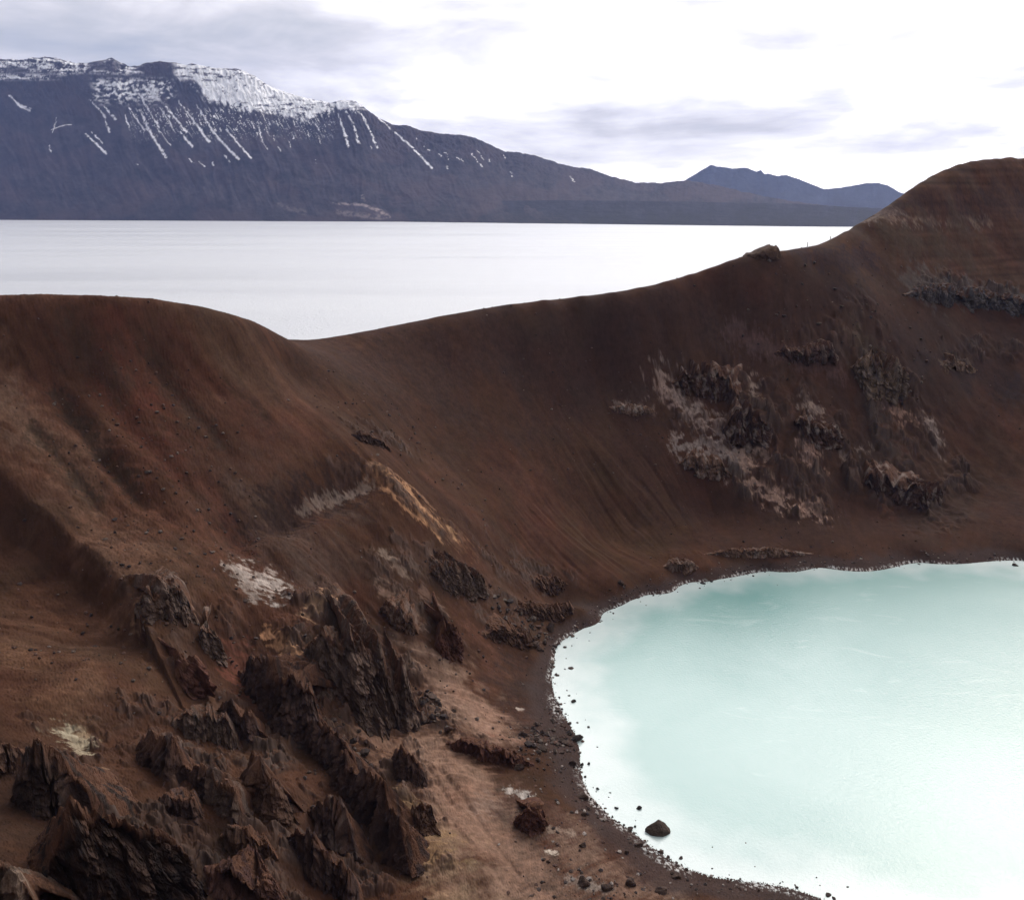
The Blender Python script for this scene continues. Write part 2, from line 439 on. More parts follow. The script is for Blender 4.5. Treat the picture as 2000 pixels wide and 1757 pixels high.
def rock_mat():
    t = MT('rock'); p = t.coord()
    n1 = t.noise(t.mp(p, (1, 1, 0.35)), 1.4, 8, 0.65, 0.3); n3 = t.noise(p, 8.0, 4, 0.7)
    c = t.attr('col')
    k = t.math('ADD', t.rng(n1, 0.25, 0.75, 0.45, 1.5), t.rng(n3, 0.3, 0.7, -0.25, 0.25))
    cc = t.N('ShaderNodeCombineXYZ'); [t.L(k, cc.inputs[i]) for i in range(3)]
    c = t.mix(1.0, c, cc.outputs[0], 'MULTIPLY')
    t.L(c, t.b.inputs['Base Color']); t.b.inputs['Roughness'].default_value = 0.85
    t.b.inputs['Specular IOR Level'].default_value = 0.10
    b1 = t.bump(t.noise(t.mp(p, (1, 1, 0.4)), 1.6, 8, 0.68), 0.8, 0.5); b2 = t.bump(t.noise(p, 7.0, 5, 0.7), 0.6, 0.12, b1)
    t.L(b2, t.b.inputs['Normal'])
    return t.m
M_ground, M_rock = ground_mat(), rock_mat()

# ------------------------------------------------------------------ outcrop zones and colour patches on the terrain
def xy(l): return [hit(u, v)[:2] for u, v in l]
# (photo line, half width m, amplitude m, cell size m)
ZONES = [(xy(l), w, a, c) for l, w, a, c in [
 ([(620,1200),(700,1215),(770,1300),(825,1400)], 5.5, 4.0, 2.2),
 ([(500,1260),(560,1330),(640,1420),(720,1480),(775,1600),(790,1690)], 5.0, 4.0, 2.0),
 ([(285,1165),(360,1190),(420,1240)], 3.0, 2.2, 1.6),
 ([(370,1300),(440,1390),(540,1490),(620,1590),(700,1700)], 5.0, 3.6, 2.0),
 ([(150,1440),(230,1560),(330,1640),(440,1700),(560,1757)], 4.5, 3.5, 1.8),
 ([(280,1400),(380,1490),(470,1570),(560,1640)], 5.0, 3.0, 1.8),
 ([(780,1440),(820,1490),(835,1590)], 2.2, 2.4, 1.3),
 ([(870,1435),(950,1445),(1030,1470)], 2.2, 1.6, 1.2),
 ([(790,1085),(860,1110),(930,1130)], 3.5, 2.4, 1.5),
 ([(740,1110),(790,1180),(870,1230),(890,1260)], 3.0, 2.2, 1.5),
 ([(980,1090),(1040,1130),(1100,1160)], 8.0, 1.3, 1.6),
 ([(940,1180),(1000,1200),(1060,1215)], 5.0, 1.6, 1.6),
 ([(690,835),(740,850),(800,880)], 3.0, 1.6, 1.5),
 ([(650,905),(700,905)], 1.8, 1.2, 1.2),
 ([(740,925),(800,980),(880,1045)], 2.6, 1.5, 1.4),
 ([(600,1200),(560,1250)], 3, 1.6, 1.4),
 ([(1340,650),(1390,700),(1440,780),(1470,860)], 13, 5.0, 4.0),
 ([(1530,630),(1600,660),(1690,640),(1730,740)], 9, 4.5, 3.2),
 ([(1310,780),(1400,850),(1450,930),(1590,1000)], 5, 2.6, 2.2),
 ([(1580,780),(1600,900),(1690,870),(1800,850),(1830,900),(1800,1010)], 12, 3.4, 3.2),
 ([(1200,785),(1275,790)], 3, 2.2, 1.8),
 ([(1395,1072),(1580,1072)], 1.8, 1.3, 1.5),
 ([(1300,1090),(1350,1085)], 2.5, 1.5, 1.6),
 ([(1780,555),(1880,560),(2010,585),(2120,600)], 4.5, 5.0, 2.6),
 ([(1850,690),(1940,680),(2010,690)], 4, 3.0, 2.4),
 ([(1400,560),(1470,580),(1540,600)], 6, 1.8, 2.2),
]]
BR = (0.069, 0.033, 0.0200)
DARK = 0.66                   # common scale of the soil albedos
PATCH = [(xy(l), w, c, s) for l, w, c, s in [
 # broad soil tones, one with shade painted in
 ([(150,640),(300,760),(420,900)], 16, (0.096,0.042,0.029), 0.55),
 ([(250,700),(330,850)], 5, (0.115,0.038,0.026), 0.6),
 ([(380,640),(520,720),(640,800)], 10, (0.085,0.050,0.034), 0.5),
 ([(0,780),(120,900),(220,1040),(260,1140)], 8, (0.17,0.095,0.064), 0.6),
 ([(10,790),(60,850)], 3, (0.20,0.13,0.095), 0.35),
 ([(260,960),(420,1090)], 8, (0.115,0.050,0.032), 0.6),
 ([(560,1000),(640,1080),(640,1160)], 14, (0.080,0.052,0.041), 0.8),
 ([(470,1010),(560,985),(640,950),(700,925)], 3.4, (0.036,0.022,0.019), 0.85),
 ([(700,700),(900,720),(1150,700)], 18, (0.062,0.036,0.031), 0.7),
 ([(950,650),(1200,620),(1350,600)], 8, (0.056,0.032,0.030), 0.5),
 ([(1000,640),(1150,620)], 3, (0.075,0.05,0.035), 0.5),
 ([(1020,930),(1050,1010),(1040,1060)], 4.5, (0.115,0.047,0.032), 0.55),
 ([(1180,900),(1250,1000),(1200,1060)], 15, (0.080,0.046,0.024), 0.6),
 ([(1350,1000),(1500,1040),(1750,1030),(2000,1000)], 16, (0.056,0.032,0.027), 0.6),
 ([(1600,520),(1750,600),(1900,700)], 25, (0.066,0.042,0.032), 0.6),
 ([(1560,490),(1640,510),(1700,505)], 4, (0.040,0.026,0.030), 0.8),
 ([(1640,570),(1700,580)], 3.5, (0.040,0.026,0.026), 0.7),
 ([(1780,680),(1900,720),(1990,760)], 9, (0.040,0.030,0.034), 0.7),
 ([(1700,900),(1850,1000)], 16, (0.060,0.042,0.032), 0.6),
 ([(860,1330),(920,1390),(950,1420)], 7, (0.30,0.195,0.145), 0.8),
 ([(720,1420),(830,1450),(930,1520)], 3.5, (0.28,0.16,0.11), 0.8),
 ([(820,1480),(900,1560),(980,1650),(1040,1740)], 8, (0.30,0.185,0.135), 0.85),
 ([(860,1640),(900,1757)], 6, (0.27,0.18,0.12), 0.8),
 ([(780,1570),(850,1650)], 3, (0.28,0.18,0.10), 0.7),
 ([(930,1230),(960,1330)], 5, (0.125,0.060,0.042), 0.7),
 ([(1130,1640),(1200,1700),(1300,1757)], 7, (0.215,0.14,0.105), 0.8),
 ([(960,1150),(1060,1200)], 7, (0.105,0.062,0.045), 0.6),
 ([(300,1620),(420,1700)], 6, (0.05,0.028,0.021), 0.6),
 ([(0,1250),(120,1330)], 8, (0.150,0.082,0.050), 0.6),
 ([(450,1290),(470,1330)], 2.5, (0.19,0.07,0.05), 0.6),
 ([(1020,1300),(1000,1390),(1050,1450)], 5, (0.048,0.030,0.025), 0.8),
 ([(985,1600),(1060,1690),(1090,1757)], 4, (0.085,0.060,0.048), 0.7),
 ([(985,1570),(1090,1600)], 4, (0.090,0.045,0.034), 0.7),
 ([(840,1440),(900,1520),(950,1620),(1020,1740)], 7, (0.26,0.155,0.112), 0.8),
 ([(880,1330),(930,1390),(955,1430)], 6, (0.29,0.185,0.14), 0.8),
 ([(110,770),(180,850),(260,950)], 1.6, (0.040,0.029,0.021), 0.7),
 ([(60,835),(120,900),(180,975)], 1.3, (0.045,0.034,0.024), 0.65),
 ([(190,740),(270,845),(350,930)], 1.6, (0.10,0.036,0.024), 0.6),
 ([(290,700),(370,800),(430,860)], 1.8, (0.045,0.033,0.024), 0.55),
 ([(340,660),(450,780),(520,840)], 2.2, (0.088,0.036,0.025), 0.5),
 ([(400,940),(450,1010),(480,1070)], 1.6, (0.095,0.038,0.026), 0.6),
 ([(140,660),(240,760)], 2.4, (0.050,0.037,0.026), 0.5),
 ([(0,1560),(130,1650),(300,1700),(420,1740)], 11, (0.030,0.018,0.013), 0.75),  # partly dark soil, partly the shade of the corner painted in
 # pale and orange patches
 ([(735,925),(790,970),(860,1030),(900,1060)], 2.6, (0.20,0.105,0.062), 0.75),
 ([(738,918),(775,945),(800,965)], 0.7, (0.46,0.25,0.14), 0.9),
 ([(790,950),(815,985),(855,1022)], 0.8, (0.58,0.32,0.18), 0.95),
 ([(745,945),(780,985),(815,1015)], 0.45, (0.42,0.23,0.13), 0.85),
 ([(810,1000),(850,1045),(860,1055)], 0.5, (0.46,0.25,0.14), 0.85),
 ([(880,1040),(888,1052)], 0.7, (0.52,0.30,0.17), 0.9),
 ([(760,925),(810,960),(850,1000)], 0.35, (0.35,0.2,0.13), 0.8),
 ([(722,905),(750,922)], 0.5, (0.34,0.21,0.14), 0.7),
 ([(520,1240),(560,1270),(605,1305)], 0.8, (0.55,0.30,0.17), 0.9),
 ([(600,1210),(640,1185),(680,1180)], 1.0, (0.48,0.29,0.18), 0.85),
 ([(590,970),(650,950),(725,930)], 0.9, (0.26,0.20,0.17), 0.6),
 ([(490,1120),(535,1150)], 2.4, (0.50,0.43,0.39), 0.9),
 ([(460,1110),(500,1165)], 1.2, (0.33,0.28,0.25), 0.8),
 ([(750,1085),(785,1115)], 1.2, (0.34,0.25,0.20), 0.7),
 ([(750,1150),(790,1185),(815,1215)], 1.2, (0.33,0.22,0.17), 0.7),
 ([(830,1160),(860,1190)], 1.2, (0.28,0.17,0.13), 0.6),
 ([(128,1418),(150,1440),(155,1460)], 1.3, (0.42,0.36,0.26), 0.85),
 ([(160,1425),(190,1440)], 0.7, (0.36,0.26,0.17), 0.7),
 ([(195,1500),(215,1515)], 0.7, (0.34,0.22,0.14), 0.7),
 ([(300,1160),(285,1210)], 1.2, (0.30,0.18,0.12), 0.6),
 ([(1000,1545),(1035,1562)], 0.9, (0.50,0.44,0.40), 0.85),
 ([(960,1560),(930,1580)], 1.4, (0.28,0.19,0.15), 0.6),
 ([(1068,1660),(1080,1665)], 0.5, (0.60,0.52,0.44), 0.9),
 ([(1065,1615),(1110,1625)], 0.8, (0.34,0.26,0.21), 0.6),
 ([(1120,1720),(1180,1735)], 1.0, (0.30,0.25,0.22), 0.6),
 ([(1010,1383),(1022,1385)], 0.35, (0.60,0.52,0.46), 0.9),
 ([(960,1435),(1030,1450)], 0.7, (0.26,0.14,0.10), 0.7),
 # back wall
 ([(800,780),(1100,800),(1300,950),(1700,1000),(2000,950)], 42, (0.046,0.0255,0.019), 0.6),
 ([(1000,640),(1400,640),(1800,680),(2000,700)], 26, (0.046,0.0265,0.022), 0.6),
 ([(1305,765),(1340,790),(1400,835),(1425,880)], 4.2, (0.30,0.225,0.20), 0.9),
 ([(1330,870),(1400,880),(1425,910)], 3.0, (0.30,0.24,0.22), 0.8),
 ([(1450,900),(1470,940),(1530,980),(1590,1000)], 3.2, (0.38,0.25,0.20), 0.95),
 ([(1440,850),(1490,890)], 2.2, (0.32,0.22,0.18), 0.85),
 ([(1575,880),(1590,910)], 2.6, (0.45,0.29,0.235), 0.95),
 ([(1710,780),(1770,820)], 2.6, (0.34,0.21,0.165), 0.85),
 ([(1815,835),(1838,880)], 2.2, (0.34,0.26,0.235), 0.85),
 ([(1570,790),(1600,800)], 1.8, (0.33,0.25,0.215), 0.85),
 ([(1585,830),(1605,850)], 2.0, (0.30,0.22,0.20), 0.85),
 ([(1635,850),(1620,870)], 1.2, (0.32,0.24,0.2), 0.8),
 ([(1640,880),(1650,900)], 1.2, (0.26,0.2,0.175), 0.7),
 ([(1470,740),(1480,790)], 1.8, (0.33,0.24,0.2), 0.85),
 ([(1205,790),(1270,795)], 1.0, (0.24,0.185,0.165), 0.7),
 ([(1680,880),(1700,870)], 1.2, (0.24,0.18,0.16), 0.7),
 ([(1715,905),(1720,930)], 1.0, (0.24,0.19,0.165), 0.7),
 ([(1680,680),(1740,740)], 5.0, (0.13,0.10,0.075), 0.6),
 ([(1430,650),(1520,690),(1640,730)], 2.5, (0.15,0.09,0.085), 0.5),
 ([(1840,715),(1895,715)], 1.6, (0.17,0.125,0.095), 0.7),
 ([(1785,560),(1840,560),(1900,575),(2010,590)], 4.5, (0.105,0.092,0.088), 0.75),
 ([(1690,432),(1760,435),(1840,432),(1930,432)], 1.6, (0.26,0.19,0.155), 0.6),
 ([(1650,448),(1690,430),(1740,410)], 4.0, (0.22,0.17,0.16), 0.6),
 ([(1740,408),(1830,400),(2010,395)], 7, (0.045,0.025,0.024), 0.8),
 ([(1750,470),(1900,470)], 10, (0.085,0.060,0.042), 0.6),
]]
def polydist(x, y, line):
    d = np.full(x.shape, 1e9, np.float32)
    if len(line) == 1: line = line*2
    for (ax, ay), (bx, by) in zip(line[:-1], line[1:]):
        ex, ey = bx-ax, by-ay; l2 = ex*ex+ey*ey+1e-6
        t = np.clip(((x-ax)*ex+(y-ay)*ey)/l2, 0, 1)
        d = np.minimum(d, np.hypot(x-ax-t*ex, y-ay-t*ey))
    return d
def near_idx(x, y, line, m):
    a = np.array(line)
    return np.nonzero((x > a[:,0].min()-m) & (x < a[:,0].max()+m) & (y > a[:,1].min()-m) & (y < a[:,1].max()+m))[0]
def polar(x, y):
    dx, dy = x-CEN[0], y-CEN[1]
    return np.arctan2(dy, dx), np.hypot(dx, dy)
_sh = np.array(shore_xy)
_a, _b = np.array(hit(90, 745)[:2]), np.array(hit(330, 1010)[:2]); _d = (_b-_a)/np.linalg.norm(_b-_a)
def stria(x, y):
    p = -x*_d[1]+y*_d[0]; a = x*_d[0]+y*_d[1]
    m = sst(-8, -30, x)*sst(92, 112, y)
    return m, fbm(p/1.5 + 0.3*fbm(x/9, y/9, 2, 992), a/22, 3, 990, 0.6)
RIM_XY = [at_Y(*q)[:2] for q in RIM]; HUMP_XY = [at_Y(*q)[:2] for q in HUMP]

def signed(x, y, line):
    """distance to a crest line, positive on the side of the viewpoint"""
    best = np.full(x.shape, 1e9, np.float32); sg = np.zeros_like(best)
    for (ax, ay), (bx, by) in zip(line[:-1], line[1:]):
        ex, ey = bx-ax, by-ay; l2 = ex*ex+ey*ey+1e-6
        t = np.clip(((x-ax)*ex+(y-ay)*ey)/l2, 0, 1); d = np.hypot(x-ax-t*ex, y-ay-t*ey)
        side = np.sign(ex*(y-ay)-ey*(x-ax))*np.sign(ex*(0-ay)-ey*(0-ax))
        m = d < best; best = np.where(m, d, best); sg = np.where(m, side, sg)
    return best*sg
FOLDS = [(xy([(-60,880),(0,932),(90,1012),(180,1087),(235,1150),(262,1200)]), 4.2, 7.0)]
TRENCH = [(xy([(450,1035),(520,1005),(600,975),(680,940),(720,930)]), 2.6, 2.8), (xy([(560,1020),(640,1090),(690,1180)]), 0.8, 3.0)]
TRENCH += [(xy(l), d_, w_) for l, d_, w_ in [([(90,745),(160,830),(240,930),(330,1010)],.7,1.3), ([(60,835),(120,900),(190,985)],.6,1.1), ([(180,730),(260,840),(350,930),(420,1010)],.5,1.5), ([(120,800),(200,900),(280,985)],.6,0.9),
   ([(290,700),(370,800),(430,860)],.45,1.3), ([(360,690),(430,770)],.5,1.1), ([(400,940),(450,1010),(480,1070)],.7,1.4), ([(430,950),(490,1040),(530,1090)],.4,1.0), ([(210,700),(330,860)],-.35,1.2), ([(140,760),(250,880)],-.5,1.0),
   ([(830,1330),(900,1400),(950,1450)],.30,.5), ([(860,1500),(930,1590),(1010,1700)],.30,.45), ([(830,1490),(880,1560)],.25,.4), ([(850,1560),(930,1650),(980,1720)],.22,.4), ([(1290,620),(1330,760)],.9,3.0), ([(1150,900),(1230,1010)],.6,2.5)]]
def detail(x, y, h0, fine=True):
    """real relief added to the smooth shape; returns height and outcrop mask"""
    ph, rho = polar(x, y)
    up = sst(1.2, 7.0, h0)                       # nothing but gravel on the beach
    up = up*sst(8, 45, np.hypot(x, y))
    rimd = np.minimum(polydist(x, y, RIM_XY), polydist(x, y, HUMP_XY))
    calm = 0.03 + 0.97*sst(4, 40, rimd)
    inner = up
    s = ph*120.0
    h = h0 + inner*calm*(1.0*fbm(x/34, y/34, 4, 3) + 0.26*fbm(x/6, y/6, 3, 23, 0.42))
    for line, depth, decay in FOLDS:
        ix = near_idx(x, y, line, decay*4)
        if not len(ix): continue
        sd = signed(x[ix], y[ix], line); dd = polydist(x[ix], y[ix], line)
        h[ix] -= depth*sst(-0.3, 3.0, sd)*np.exp(-np.maximum(dd, 0)/decay)
        h[ix] += 0.25*depth*sst(0.5, -1.0, sd)*np.exp(-dd/4.0)
    for line, depth, w in TRENCH:
        ix = near_idx(x, y, line, w*4)
        if len(ix): h[ix] -= depth*np.exp(-(polydist(x[ix], y[ix], line)/w)**2)
    # gullies running down to the crater lake
    warp = 6*fbm(x/30, y/30, 2, 50)
    gl = ridged((s+warp)/9.0, rho/85.0, 3, 31, 0.55)
    gm = sst(-0.25, 0.5, fbm(x/45, y/45, 2, 61))*inner*calm*sst(300, 230, rho)*0.75
    h = h - gm*0.55*np.clip(gl-0.6, 0, 2)
    gm = gm*(1+2.6*sst(-15, -45, x)*sst(100, 118, y))
    gl2 = ridged((s+warp*0.7)/2.6, rho/40.0, 2, 41, 0.55)
    h = h - gm*0.16*np.clip(gl2-0.4, 0, 2)
    # fine roughness, small stones half buried
    h = h + 0.012*fbm(x/2.1, y/2.1, 2, 71, 0.45)
    sm_, sf_ = stria(x, y); h = h + 0.10*sm_*calm*sf_
    rock = np.zeros_like(h)
    for zi, (line, w, a, c) in enumerate(ZONES):
        ix = near_idx(x, y, line, w*2.2)
        if not len(ix): continue
        xx, yy = x[ix], y[ix]
        d = polydist(xx, yy, line)
        d = d + w*0.55*fbm(xx/(w*0.9), yy/(w*0.9), 3, 200+zi)
        m = sst(w*1.15, w*0.35, d)
        if m.max() <= 0: continue
        pp, rr = ph[ix], rho[ix]
        # blocks with flat tops and steep drops, longer along the fall line
        wx = xx + 0.5*c*fbm(xx/c, yy/c, 2, 300); wy = yy + 0.5*c*fbm(xx/c, yy/c, 2, 310)
        ux = (pp-pp.mean())*rr.mean() + (wx-xx); vy = rr + (wy-yy)
        f1, f2, rv, ox, oy = worley(ux/c, vy/(c*1.25), 400+zi)
        e = f2-f1
        blk = rv*sst(0.0, 0.22, e) 
        f1b, f2b, rvb, _, _ = worley(ux/(c*0.42)+7, vy/(c*0.7)+3, 500+zi)
        blk2 = rvb*sst(0.0, 0.25, f2b-f1b)
        if yy.mean() < 150: a = a*0.75
        if yy.mean() > 180: a = a*1.5; m = m*calm[ix]
        # blocks keep level-ish tops: cancel part of the slope inside each cell
        lev = oy*c*1.7*0.42*sst(0.02, 0.18, e)
        big = sst(-0.25, 0.45, fbm(ux/(c*2.6), vy/(c*4.2), 3, 600+zi))      # masses with soil lanes between them
        h[ix] += up[ix]*m*(big*(a*(0.42*blk + 0.16*blk2 + 0.15) + 0.6*lev*min(1, a/3)) + 0.12*a*fbm(xx/c, yy/c, 3, 650+zi))
        m = m*(0.25+0.75*big)
        rock[ix] = np.maximum(rock[ix], m)
    return h, rock

def terrain_h(x, y):
    x = np.atleast_1d(np.asarray(x, np.float32)); y = np.atleast_1d(np.asarray(y, np.float32))
    return detail(x, y, base_h(x, y))[0]

def soil_colour(x, y, h, rock, slope):
    col = np.empty(x.shape+(3,), np.float32); col[:] = BR
    ph, rho = polar(x, y)
    # streaks that follow the fall line
    s = ph*120 + 5*fbm(x/30, y/30, 2, 50)
    st1 = fbm(s/7, rho/60, 3, 81); st2 = fbm(s/2.4, rho/25, 2, 91)
    lf = sst(-15, -45, x)*sst(95, 118, y); st1 = st1*(1+1.6*lf); st2 = st2*(1+0.6*lf)
    bl = fbm(x/28, y/28, 3, 101); bs = fbm(x/5, y/5, 4, 111, 0.6)
    col *= (1 + 0.20*bl + 0.13*st1 + 0.12*st2 + 0.15*bs)[..., None]
    sm_, sf_ = stria(x, y); col *= (1+0.30*sm_*sf_)[..., None]
    red = sst(0.0, 0.55, fbm(x/22, y/22, 3, 121)+0.4*st1)[..., None]*0.35
    col = col*(1-red) + red*np.array([0.105, 0.043, 0.029], np.float32)*(1+0.2*bs)[..., None]
    oli = sst(0.05, 0.6, fbm(x/18, y/18, 3, 131)+0.3*st1)[..., None]*0.22
    col = col*(1-oli) + oli*np.array([0.070, 0.049, 0.032], np.float32)*(1+0.2*bs)[..., None]
    # thin level ash beds on the right hill
    bm_ = sst(80, 130, x)*sst(268, 300, y)
    col *= (1 + bm_*(0.45*perlin(h/1.5 + 0.5*fbm(x/40, y/40, 2, 401), x/90, 402) + 0.25*perlin(h/0.55, x/60, 403)))[..., None]
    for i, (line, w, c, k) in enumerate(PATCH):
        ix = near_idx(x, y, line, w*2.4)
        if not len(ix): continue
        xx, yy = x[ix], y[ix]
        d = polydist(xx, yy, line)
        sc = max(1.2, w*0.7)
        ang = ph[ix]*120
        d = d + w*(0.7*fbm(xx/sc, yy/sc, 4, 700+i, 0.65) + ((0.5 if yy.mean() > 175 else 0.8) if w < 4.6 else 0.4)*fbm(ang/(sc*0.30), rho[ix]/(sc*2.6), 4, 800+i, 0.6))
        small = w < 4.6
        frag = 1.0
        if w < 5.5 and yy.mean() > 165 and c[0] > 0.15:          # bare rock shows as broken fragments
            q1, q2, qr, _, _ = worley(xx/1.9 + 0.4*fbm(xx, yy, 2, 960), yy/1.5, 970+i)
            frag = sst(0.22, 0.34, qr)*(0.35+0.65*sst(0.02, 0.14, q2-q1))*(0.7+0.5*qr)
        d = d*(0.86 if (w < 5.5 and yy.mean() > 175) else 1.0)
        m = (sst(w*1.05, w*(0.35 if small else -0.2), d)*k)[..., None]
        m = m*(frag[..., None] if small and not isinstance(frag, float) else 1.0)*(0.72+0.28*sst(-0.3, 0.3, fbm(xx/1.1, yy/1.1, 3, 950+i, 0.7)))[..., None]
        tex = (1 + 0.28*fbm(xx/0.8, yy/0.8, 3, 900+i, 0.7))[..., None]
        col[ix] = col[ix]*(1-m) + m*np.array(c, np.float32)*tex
    col *= DARK
    # bare rock: greyer, with weathering; loose dust stays on flat tops
    rk = (rock*sst(0.55, 1.3, slope))[..., None]*0.75
    gcol = np.array([0.072, 0.052, 0.045], np.float32)*(1+0.45*fbm(x/3, y/3, 3, 141))[..., None]
    gcol = gcol*(1-0.35*sst(0.1, 0.6, fbm(x/9, y/9, 2, 151))[..., None]*np.array([0.2, 0.6, 0.8], np.float32))
    col = col*(1-rk) + gcol*rk
    # damp margin of the beach and the sulphur line at the water
    wet = sst(1.9, 0.9, h + 0.3*fbm(x/4, y/4, 3, 161))[..., None]*(rho < 95)[..., None]
    col = col*(1-wet*0.85) + wet*0.85*np.array([0.040, 0.028, 0.026], np.float32)
    foam = (sst(0.55, 0.72, 0.5*fbm(x/0.5, y/0.5, 3, 171, 0.7)+0.5)*sst(-0.2, 0.3, fbm(x/11, y/11, 2, 172)+0.1)*sst(0.45, 0.2, h)*sst(-0.02, 0.05, h))[..., None]*(rho < 95)[..., None]
    col = col*(1-foam*0.75) + foam*0.75*np.array([0.50, 0.50, 0.50], np.float32)
    return np.clip(col, 0.008, 0.8)

def build_terrain():
    na = int(1350*Q)
    az = np.concatenate([np.linspace(-100, -36.5, 90, endpoint=False), np.linspace(-36.5, 36.5, na, endpoint=False), np.linspace(36.5, 100, 120)])
    r1 = np.linspace(1.5, 44, 50, endpoint=False)
    r2 = np.exp(np.linspace(math.log(44), math.log(330), int(1150*Q), endpoint=False))
    r3 = np.linspace(330, 460, int(170*Q), endpoint=False); r4 = np.linspace(460, 640, 40)
    r = np.concatenate([r1, r2, r3, r4])
    A, R = np.meshgrid(np.radians(az).astype(np.float32), r.astype(np.float32))
    x = (np.sin(A)*R).ravel(); y = (np.cos(A)*R).ravel()
    h0 = base_h(x, y)
    h, rock = detail(x, y, h0)
    n0, n1 = A.shape
    H = h.reshape(n0, n1)
    dr = np.gradient(H, axis=0)/np.gradient(R, axis=0); da = np.gradient(H, axis=1)/(np.gradient(A, axis=1)*R)
    slope = np.hypot(dr, da).ravel()
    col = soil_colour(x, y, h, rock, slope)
    idx = np.arange(n0*n1, dtype=np.int32).reshape(n0, n1)
    f = np.stack([idx[:-1,:-1], idx[:-1,1:], idx[1:,1:], idx[1:,:-1]], -1).reshape(-1, 4)[:, ::-1]
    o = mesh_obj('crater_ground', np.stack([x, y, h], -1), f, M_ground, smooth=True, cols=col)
    tag(o, kind='structure')
    return o
build_terrain()

# ------------------------------------------------------------------ rock outcrops: cliffs and fins of fluted lava
def chain(line, step):
    """resample a polyline of tuples (x, y, h, ...) evenly, rounding its corners"""
    L = np.array(dense([tuple(q) for q in line], 6)) if len(line) > 2 else np.array(line, float)
    seg = np.hypot(*(L[1:,:2]-L[:-1,:2]).T); cum = np.concatenate([[0], np.cumsum(seg)])
    n = max(8, int(cum[-1]/step)); sN = np.linspace(0, cum[-1], n)
    return sN, np.stack([np.interp(sN, cum, L[:,k]) for k in range(L.shape[1])], -1)
def outcrop(base, label, col=(0.060,0.045,0.043), cell=1.3, group=None, back=1.5, lean=0.25, name='rock_outcrop', notch=0.26, pale=0.0, seed=0, backdrop=0.28):
    pts_ = []
    for u, v, hp in base:
        x, y, z = hit(u, v)
        dist = math.sqrt(x*x+y*y+(z-CAM_Z)**2); dep = math.asin((CAM_Z-z)/dist)
        hp *= (0.66 if v < 1470 else 0.56) if v > 1090 else 0.50
        pts_.append((x, y, hp*dist/F/math.cos(dep)))
    dist0 = math.hypot(pts_[0][0], pts_[0][1])
    step = dist0/F*1.6
    sN, L = chain(pts_, step)
    # extend the ends into the hill
    px, py, H = L[:,0], L[:,1], np.maximum(L[:,2], 0.05)
    tx, ty = np.gradient(px), np.gradient(py); k = max(3, len(px)//6)
    ker = np.ones(k)/k
    tx = np.convolve(np.pad(tx, k, 'edge'), ker, 'same')[k:-k]; ty = np.convolve(np.pad(ty, k, 'edge'), ker, 'same')[k:-k]
    n = np.hypot(tx, ty)+1e-9; nx, ny = ty/n, -tx/n
    flip = np.sign(-(px*nx+py*ny).mean()); nx, ny = nx*flip, ny*flip        # outward = toward the viewer's side
    Hmax = H.max()
    endt = np.minimum(sN, sN[-1]-sN); taper = sst(-0.05*sN[-1], 0.20*sN[-1], endt)
    Hs = H*taper*(1 + notch*(ridged(sN/(cell*2.2), sN*0+seed, 3, 1000+seed)-1.1))
    Hs = np.maximum(Hs, 0.05)
    zb = terrain_h(px, py)
    nf = max(10, int(Hmax*1.35/step)); back = back*1.7; nb = max(8, int(Hmax*back/(step*1.8)))
    tf = np.linspace(-0.35, 1, nf); tb = np.linspace(0, 1, nb+1)[1:]
    # face
    S1, T1 = np.meshgrid(sN, tf, indexing='ij'); Hh = Hs[:,None]
    zf = T1*Hh
    offf = (1-T1)*lean*Hh
    # cap, falling away behind
    S2, T2 = np.meshgrid(sN, tb, indexing='ij')
    bd = T2*back*(0.35*Hmax+0.65*Hh)
    zc2 = Hh - backdrop*bd - 0.9*Hh*T2**3 - 0.6*T2
    Sg = np.concatenate([S1, S2], 1); Zr = np.concatenate([zf, zc2], 1); Off = np.concatenate([offf, -bd], 1)
    Tau = np.concatenate([zf, Hh+bd*1.0], 1)             # unrolled coordinate
    sw = Sg + 0.35*cell*fbm(Sg/cell, Tau/(cell*2), 2, 1100+seed)
    f1, f2, rv, ox, oy = worley(sw/cell, Tau/(cell*2.8)+seed*3.1, 1200+seed)
    g1, g2, rv2, _, _ = worley(sw/(cell*0.4)+5, Tau/(cell*0.75), 1300+seed)
    h1, h2, rv3, _, _ = worley(sw/(cell*2.6)+9, Tau/(cell*5.5), 1400+seed)
    col_n = (rv-0.5)*1.0*sst(0.0, 0.16, f2-f1) - 0.35*sst(0.14, 0.0, f2-f1)
    disp = cell*(0.75*col_n + 0.36*((rv2-0.5)*sst(0, 0.14, g2-g1)) + 1.1*(rv3-0.5)*sst(0, 0.12, h2-h1)) + cell*0.25*fbm(Sg/(cell*0.7), Tau/(cell*0.9), 4, 1500+seed, 0.6)
    amp = np.minimum(1, Hh/(cell*1.2))*np.concatenate([np.ones_like(T1), 1-0.6*T2], 1)
    disp = disp*amp
    isf = np.concatenate([sst(1.02, 0.75, T1), np.zeros_like(T2)], 1)
    X = px[:,None] + nx[:,None]*(Off + disp*isf); Y = py[:,None] + ny[:,None]*(Off + disp*isf)
    # the cap keeps the line of the ground behind it
    Zg = zb[:,None] + Zr + disp*(1-isf)*0.9
    nF = len(tf)
    Xc, Yc = X[:, nF:], Y[:, nF:]
    Tg = base_h(Xc.astype(np.float32), Yc.astype(np.float32)) + (zb - base_h(px.astype(np.float32), py.astype(np.float32)))[:,None]*(1-T2)
    zcap = np.minimum(Tg + Hh*(1-T2)**1.15 - 0.7*T2**2, zb[:,None] + Hh + 0.12*bd)
    w2 = sst(0.0, 0.12, T2)
